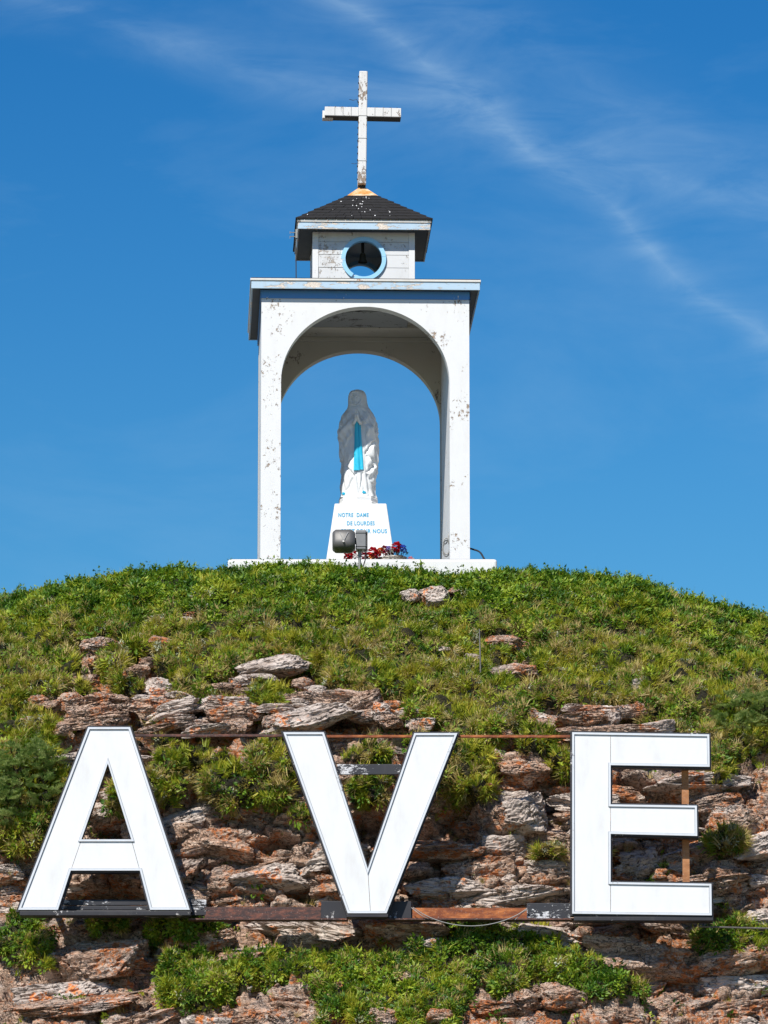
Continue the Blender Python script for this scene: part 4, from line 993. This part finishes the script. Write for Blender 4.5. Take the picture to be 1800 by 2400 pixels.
def bouquet(label, lst, u0, v0, Y=-.16):
    b0 = at(u0, v0, Y); e_ = empty('flower_bouquet', (b0[0], b0[1], PZ)); tag(e_, label, 'flowers', 'artificial flowers at the foot of the pedestal'); sv, sf = [], []
    for k, (u, v, r_, cn) in enumerate(lst):
        p = at(u, v, Y + .05 * math.sin(k * 2.1)); lp = Vector((p[0] - b0[0], p[1] - b0[1], p[2] - PZ)); blossom(e_, lp, r_, PET[cn], k * 7 + int(u))
        for q in range(4):
            d = Vector((U(-.05, .05), U(-.02, .06), U(-.06, -.005))); a_ = lp + d; n0 = len(sv); w_ = Vector((U(-1, 1), U(-.5, .5), U(-1, 1))).normalized() * .012; t_ = a_ + Vector((U(-.05, .05), U(-.03, .03), U(-.01, .03)))
            sv += [a_ - w_, t_, a_ + w_, a_ - Vector((0, 0, .02))]; sf += [(0 + n0, 1 + n0, 2 + n0), (0 + n0, 2 + n0, 3 + n0)]
        n0 = len(sv); sv += [lp + Vector((-.003, 0, 0)), lp + Vector((.003, 0, 0)), Vector((lp.x * .7 + .003, .02, 0)), Vector((lp.x * .7 - .003, .02, 0))]; sf.append((n0, n0 + 1, n0 + 2, n0 + 3))
    mesh_obj('leaves', sv, sf, LEAFD, e_)
bouquet('red flower bunch lying left of the floodlight post', [(818, 1303, .040, 'red'), (826, 1297, .038, 'red'), (833, 1305, .024, 'white'), (814, 1307, .03, 'crimson')], 824, 1308)
bouquet('red and pink flower bunch right of the floodlight post', [(853, 1303, .034, 'crimson'), (862, 1302, .030, 'red'), (874, 1294, .045, 'red'), (884, 1299, .036, 'red'), (877, 1305, .034, 'pink'), (870, 1303, .026, 'orange'), (890, 1290, .026, 'orange')], 872, 1308)
bouquet('mixed red, white and blue flower bunch on the flat stone', [(902, 1288, .036, 'crimson'), (907, 1295, .032, 'pink'), (910, 1285, .022, 'lilac'), (917, 1287, .030, 'white'), (896, 1292, .026, 'yellow'), (929, 1281, .042, 'red'), (936, 1286, .034, 'red'), (931, 1293, .022, 'orange'), (944, 1284, .030, 'blue'), (948, 1291, .024, 'blue'), (920, 1292, .026, 'crimson')], 920, 1300)
p = at(962, 1307, -.2); e_ = empty('single_flower', (p[0], p[1], PZ)); tag(e_, 'single pale pink flower lying alone on the platform', 'flower'); blossom(e_, (0, 0, .02), .024, PET['pink'], 3); blossom(e_, (.03, 0, .014), .016, PET['white'], 4)
fs = obj_me('flat_stone', ROCKS[3].copy()); fs.data.materials.clear(); fs.data.materials.append(STONE); p = at(920, 1304, -.13)
fs.location = (p[0], -.10, PZ + .035); fs.scale = (.21, .12, .045); fs.rotation_euler = (0, R(-4), 0); tag(fs, 'flat pale stone carrying the mixed flowers', 'stone')

# ------------------------------------------------------------------ the three big letters
LY = -5.55
def L2(u, v): p = at(u, v, LY); return (float(p[0]), float(p[2]))
def poly_in(pts, d):
    """inset a closed outline by d (outline counter-clockwise in x-z)"""
    n = len(pts); r = []
    for i in range(n):
        p0, p1, p2 = Vector(pts[i - 1]), Vector(pts[i]), Vector(pts[(i + 1) % n]); a_, b_ = (p1 - p0).normalized(), (p2 - p1).normalized()
        n1, n2 = Vector((-a_.y, a_.x)), Vector((-b_.y, b_.x)); k = (n1 + n2); k = k / max(.25, k.dot(n1)); r.append(tuple(p1 + k * d))
    return r
def ccw(p): return p if sum(p[i][0] * p[(i + 1) % len(p)][1] - p[(i + 1) % len(p)][0] * p[i][1] for i in range(len(p))) > 0 else p[::-1]
def frame(pts, d, y0, y1, holes=False):
    a_ = ccw(pts); b_ = poly_in(a_, d); n = len(a_); v = [(x, y, z) for y in (y0, y1) for q in (a_, b_) for x, z in q]
    f = []
    for i in range(n):
        j = (i + 1) % n; f += [(i, j, n + j, n + i), (2 * n + j, 2 * n + i, 3 * n + i, 3 * n + j), (i, 2 * n + i, 2 * n + j, j), (n + j, 3 * n + j, 3 * n + i, n + i)]
    return MB().add(v, f)
def letter(nm, label, pieces, outlines, backs, depth=.15):
    e = empty(nm, (0, LY, 0)); tag(e, label, 'letter')
    for p in pieces: MB().prism(poly_in(ccw(p), .0025), -.012, 0).obj('panel', PANEL, e)
    for p, hole in outlines:
        if hole: q = poly_in(ccw(p), -.024); frame(q, .024, -.030, -.0005).obj('edge_trim', TRIM, e); frame(poly_in(q, -.006), .0055, -.015, -.0006).obj('shadow_gap_strip', SHADOWGAP, e)  # thin grey frame imitates the shadowed gap between trim and panel
        else: frame(p, .024, -.030, -.0005).obj('edge_trim', TRIM, e); frame(poly_in(ccw(p), .0245), .006, -.015, -.0006).obj('shadow_gap_strip', SHADOWGAP, e)
    for p in backs: wobble(MB().prism(ccw(p), .0015, depth).obj('box_side', BLACKW, e), .004, 5)
    return e
# A
aTL, aTR, aBL, aBR = L2(207, 1705), L2(305, 1705), L2(43, 2133), L2(445, 2133)
ap, hL, hR = L2(253, 1790), L2(191, 1968), L2(308, 1968); cL, cR = L2(166, 2041), L2(328, 2041); bL, bR = L2(136, 2133), L2(352, 2133)
main = [aBL, bL, cL, hL, ap, hR, cR, bR, aBR, aTR, aTL]
midT = ((aTL[0] + aTR[0]) / 2, aTL[1])
bar = [cL, cR, hR, hL]
grow = lambda p, d: poly_in(ccw(p), -d)
A = letter('sign_letter', 'large white letter A sign with black sides on the rock face', [main, bar], [([aBL, bL, cL, cR, bR, aBR, aTR, aTL], False), ([ap, hL, hR], True)], [])
wobble(MB().prism(grow([aBL, bL, cL, cR, bR, aBR, aTR, aTL], .012), .060, .15).obj('box_side', BLACKW, A), .004, 5) if False else None
def band_box(e, outline, y0, y1, d=.03, out=.020):
    frame(grow(outline, out), d, y0, y1).obj('box_side', BLACKW, e)
band_box(A, [aBL, bL, cL, cR, bR, aBR, aTR, aTL], .0, .17); 
hole = [ap, hL, hR]; frame(poly_in(ccw(hole), -.03), .03, .0, .16).obj('box_side', BLACKW, A)
wA = L2(0, 2133)[1]
for k, (v0, v1, yy) in enumerate(((2102, 2115, .26), (2117, 2126, .24), (2128, 2140, .20))):
    a_, b_ = L2(140, v1), L2(482, v0); MB().box(a_[0], b_[0], yy, yy + .05, a_[1], b_[1]).obj('plank', BLACKB if k < 2 else BLACKW, A, .004)
a_, b_ = L2(46, 2146), L2(447, 2135); MB().box(a_[0], b_[0], -.02, .24, a_[1], b_[1]).obj('base_board', BLACKW, A, .006)
# V
v1, v2, v3, v4, v5, v6, v7 = L2(664, 1717), L2(759, 1717), L2(862, 2037), L2(971, 1719), L2(1072, 1719), L2(906, 2141), L2(815, 2141)
vm = ((v6[0] + v7[0]) / 2 + .04, v6[1])
Vl = letter('sign_letter', 'large white letter V sign with black sides on the rock face', [[v1, v7, vm, v3, v2], [vm, v6, v5, v4, v3]], [([v1, v7, v6, v5, v4, v3, v2], False)], [])
band_box(Vl, [v1, v7, v6, v5, v4, v3, v2], 0, .17)
a_, b_ = L2(790, 1812), L2(940, 1788); MB().box(a_[0], b_[0], .10, .14, a_[1], b_[1]).obj('cross_plank', BLACKB, Vl, .004)
a_, b_ = L2(812, 2150), L2(910, 2142.5); MB().box(a_[0], b_[0], -.02, .22, a_[1], b_[1]).obj('base_board', BLACKW, Vl, .006)
# E
eo = [L2(1341, 1717), L2(1341, 2142), L2(1668, 2146), L2(1667, 2072), L2(1431, 2068), L2(1431, 1955), L2(1634, 1960), L2(1633, 1889), L2(1431, 1886), L2(1431, 1794), L2(1663, 1798), L2(1662, 1722)]
E_ = letter('sign_letter', 'large white letter E sign with black sides on the rock face', [[eo[0], eo[1], L2(1431, 2143), L2(1431, 1718.5)], [L2(1431, 2068), eo[3], eo[2], L2(1431, 2143)], [eo[5], eo[6], eo[7], eo[8]], [eo[9], eo[10], eo[11], L2(1431, 1718.5)]], [(eo, False)], [])
band_box(E_, eo, 0, .16)
a_, b_ = L2(1345, 2158), L2(1672, 2148.5); MB().box(a_[0], b_[0], -.01, .24, a_[1], b_[1]).obj('base_board', BLACKW, E_, .006)
a_, b_ = L2(1603, 2130), L2(1615, 1740); MB().box(a_[0], b_[0], .19, .24, a_[1], b_[1]).obj('support_post', POSTM, E_)

# ------------------------------------------------------------------ steel rails carrying the letters
def rail(nm, label, u0, u1, v0, v1, y0, y1, mat, cat='beam', group=None):
    a_, b_ = L2(u0, v1), L2(u1, v0); cx, cz = (a_[0] + b_[0]) / 2, (a_[1] + b_[1]) / 2
    o = MB().box(a_[0] - cx, b_[0] - cx, 0, y1 - y0, a_[1] - cz, b_[1] - cz).obj(nm, mat, None, .004); o.location = (cx, LY + y0, cz); wobble(o, .004, 2); return tag(o, label, cat, group)
rail('steel_rail', 'thin rusty rail running between the tops of letters A and V', 302, 666, 1715, 1721, .18, .22, RUSTD)
rail('steel_rail', 'thin rusty rail running between the tops of letters V and E', 750, 1350, 1717, 1723, .18, .22, RUST)
bA = rail('steel_beam', 'dark pitted steel beam between letters A and V', 478, 752, 2121, 2148, .20, .26, RUSTD)
bE = rail('steel_beam', 'orange rusty steel beam between letters V and E', 966, 1238, 2123, 2148, .20, .26, RUST)
for bm_, u0, u1 in ((bA, 440, 816), (bE, 905, 1345)):
    a_, b_ = L2(u0, 2153), L2(u1, 2149); o = MB().box(a_[0] - bm_.location.x, b_[0] - bm_.location.x, -.10, .10, a_[1] - bm_.location.z, b_[1] - bm_.location.z - .003).obj('flange', RUSTD, bm_)
rail('black_plank', 'short black plank at the left foot of letter V', 752, 816, 2107, 2148, .17, .23, BLACKW, 'plank')
rail('black_plank', 'short black plank at the right foot of letter V', 900, 964, 2108, 2148, .17, .23, BLACKW, 'plank')
rail('worn_plank', 'black and white worn plank at the left foot of letter E', 1236, 1338, 2112, 2150, .16, .22, BLACKB, 'plank')
pA, pB = L2(968, 2124), L2(1237, 2124)
cable('hanging_wire', [(pA[0] + (pB[0] - pA[0]) * t, LY + .10 - .06 * math.sin(math.pi * t), pA[1] - .225 * (4 * t * (1 - t)) ** .9 - .01 * t) for t in np.linspace(0, 1, 13)], .0055, WIRE, 'grey wire sagging below the rusty beam between V and E', 'wire')
cable('hanging_wire', [(pA[0] - .02, LY + .12, pA[1]), (pA[0] + .1, LY + .08, pA[1] - .10), (pA[0] + .19, LY + .1, pA[1] - .14)], .005, WIRE, 'short wire end curling at the right foot of letter V', 'wire')
cable('hanging_wire', [(pB[0], LY + .12, pB[1] - .02), (pB[0] - .1, LY + .1, pB[1] - .10), (pB[0] - .15, LY + .1, pB[1] - .15)], .005, WIRE, 'short wire end beside the worn plank', 'wire')
p, q = L2(1640, 2168), L2(1830, 2172); o = MB().tube([(p[0], LY + .15, p[1]), (q[0], LY + .2, q[1])], .010, 6).obj('steel_rod', STEEL); tag(o, 'thin dark steel rod lying at the right foot of letter E', 'rod')
# brackets that hold the letters to the rock
for e, us in ((A, (110, 395)), (Vl, (835, 885)), (E_, (1380, 1480))):
    for u in us:
        p = L2(u, 2090); MB().box(p[0] - .03, p[0] + .03, .16, 1.0, p[1] - .03, p[1] + .03).obj('bracket', STEEL, e)
# stake in the grass
j, i = surf(1127, 1592); p = P[i, j]
o = MB().tube([(p[0], p[1] - .02, p[2] - .1), (p[0] - .006, p[1] - .03, p[2] + .3), (p[0] - .015, p[1] - .02, p[2] + .62)], [.011, .010, .007], 7).obj('thin_stake', STEEL); tag(o, 'thin dark stake standing upright in the grass', 'stake')

# ------------------------------------------------------------------ juniper bushes
def spray(L_, seed):
    """flat drooping spray: side twigs set with needles"""
    r = random.Random(seed); v, f = [], []
    def needle(p, d, l, w_):
        s_ = d.cross(Vector((r.uniform(-.4, .4), r.uniform(-.4, .4), 1))).normalized() * w_; n0 = len(v)
        v.extend([p - s_, p + s_, p + d * l]); f.append((n0, n0 + 1, n0 + 2))
    for side in (-1, 0, 1):
        for k in range(7 if side else 1):
            t = (k + .5) / 7; o = Vector((L_ * t, 0, -.10 * L_ * t * t)); ang = side * r.uniform(.6, .95)
            d = Vector((math.cos(ang), math.sin(ang), r.uniform(.05, .35))); ln = L_ * (.42 * (1 - .55 * t)) if side else L_ * .95
            st0 = o if side else Vector((0, 0, 0)); dd = d if side else Vector((1, 0, 0))
            for q in range(9 if side else 22):
                s_ = (q + r.random()) / (9 if side else 22); p = st0 + dd * ln * s_
                nd = (dd + Vector((r.uniform(-1, 1), r.uniform(-1, 1), r.uniform(-.3, 1))) * .75).normalized(); needle(p, nd, r.uniform(.02, .036), .0048)
    return v, f
def juniper(label, blobs, nspray, seed):
    r = random.Random(seed); b0 = blobs[0]; j, i = surf(b0[0], b0[1]); base_ = Vector(P[i, j]); e = empty('juniper_bush', base_); tag(e, label, 'bush')
    vs, fs = [], []; wd = MB(); src = [spray(.17, seed + k) for k in range(8)]
    for (u, v, ru, rv) in blobs:
        j, i = surf(u, v); c = Vector(P[i, j]) - base_
        for k in range(int(nspray * ru * rv / 6000)):
            a_ = r.uniform(0, 6.283); q = math.sqrt(r.random()); off = Vector((q * math.cos(a_) * ru / 192, 0, q * math.sin(a_) * rv / 192))
            bulge = math.sqrt(max(0, 1 - q * q)) * .34; layer = .11 * math.sin((off.z + .10 * off.x) * 48 + off.x * 3)
            o = c + off + Vector((0, -bulge - layer, -.45 * off.z * 0))
            yaw = math.atan2(-1, off.x * 2.2) + r.uniform(-.7, .7); M_ = Matrix.Translation(o) @ Matrix.Rotation(yaw, 4, 'Z') @ Matrix.Rotation(r.uniform(-.55, .15), 4, 'Y') @ Matrix.Rotation(r.uniform(-.5, .5), 4, 'X') @ Matrix.Scale(r.uniform(.7, 1.2), 4)
            sv, sf = src[k % 8]; n0 = len(vs); vs += [tuple(M_ @ p) for p in sv]; fs += [tuple(t + n0 for t in q2) for q2 in sf]
            if k % 3 == 0: wd.tube([o + Vector((0, .22, -.04)), o + Vector((0, .1, -.03)), o], [.008, .006, .003], 4)
    mesh_obj('foliage', vs, fs, JUN, e); wd.obj('branch', IRON, e)['kind'] = 'stuff'
juniper('pale green spreading juniper beside letter A', [(60, 1795, 75, 40), (50, 1855, 85, 42), (105, 1760, 50, 26), (20, 1915, 50, 26), (-60, 1840, 70, 70)], 150, 11)
juniper('dark green juniper spreading over the slope above letter E', [(1760, 1660, 80, 26), (1720, 1690, 60, 22), (1820, 1680, 60, 34)], 150, 31)
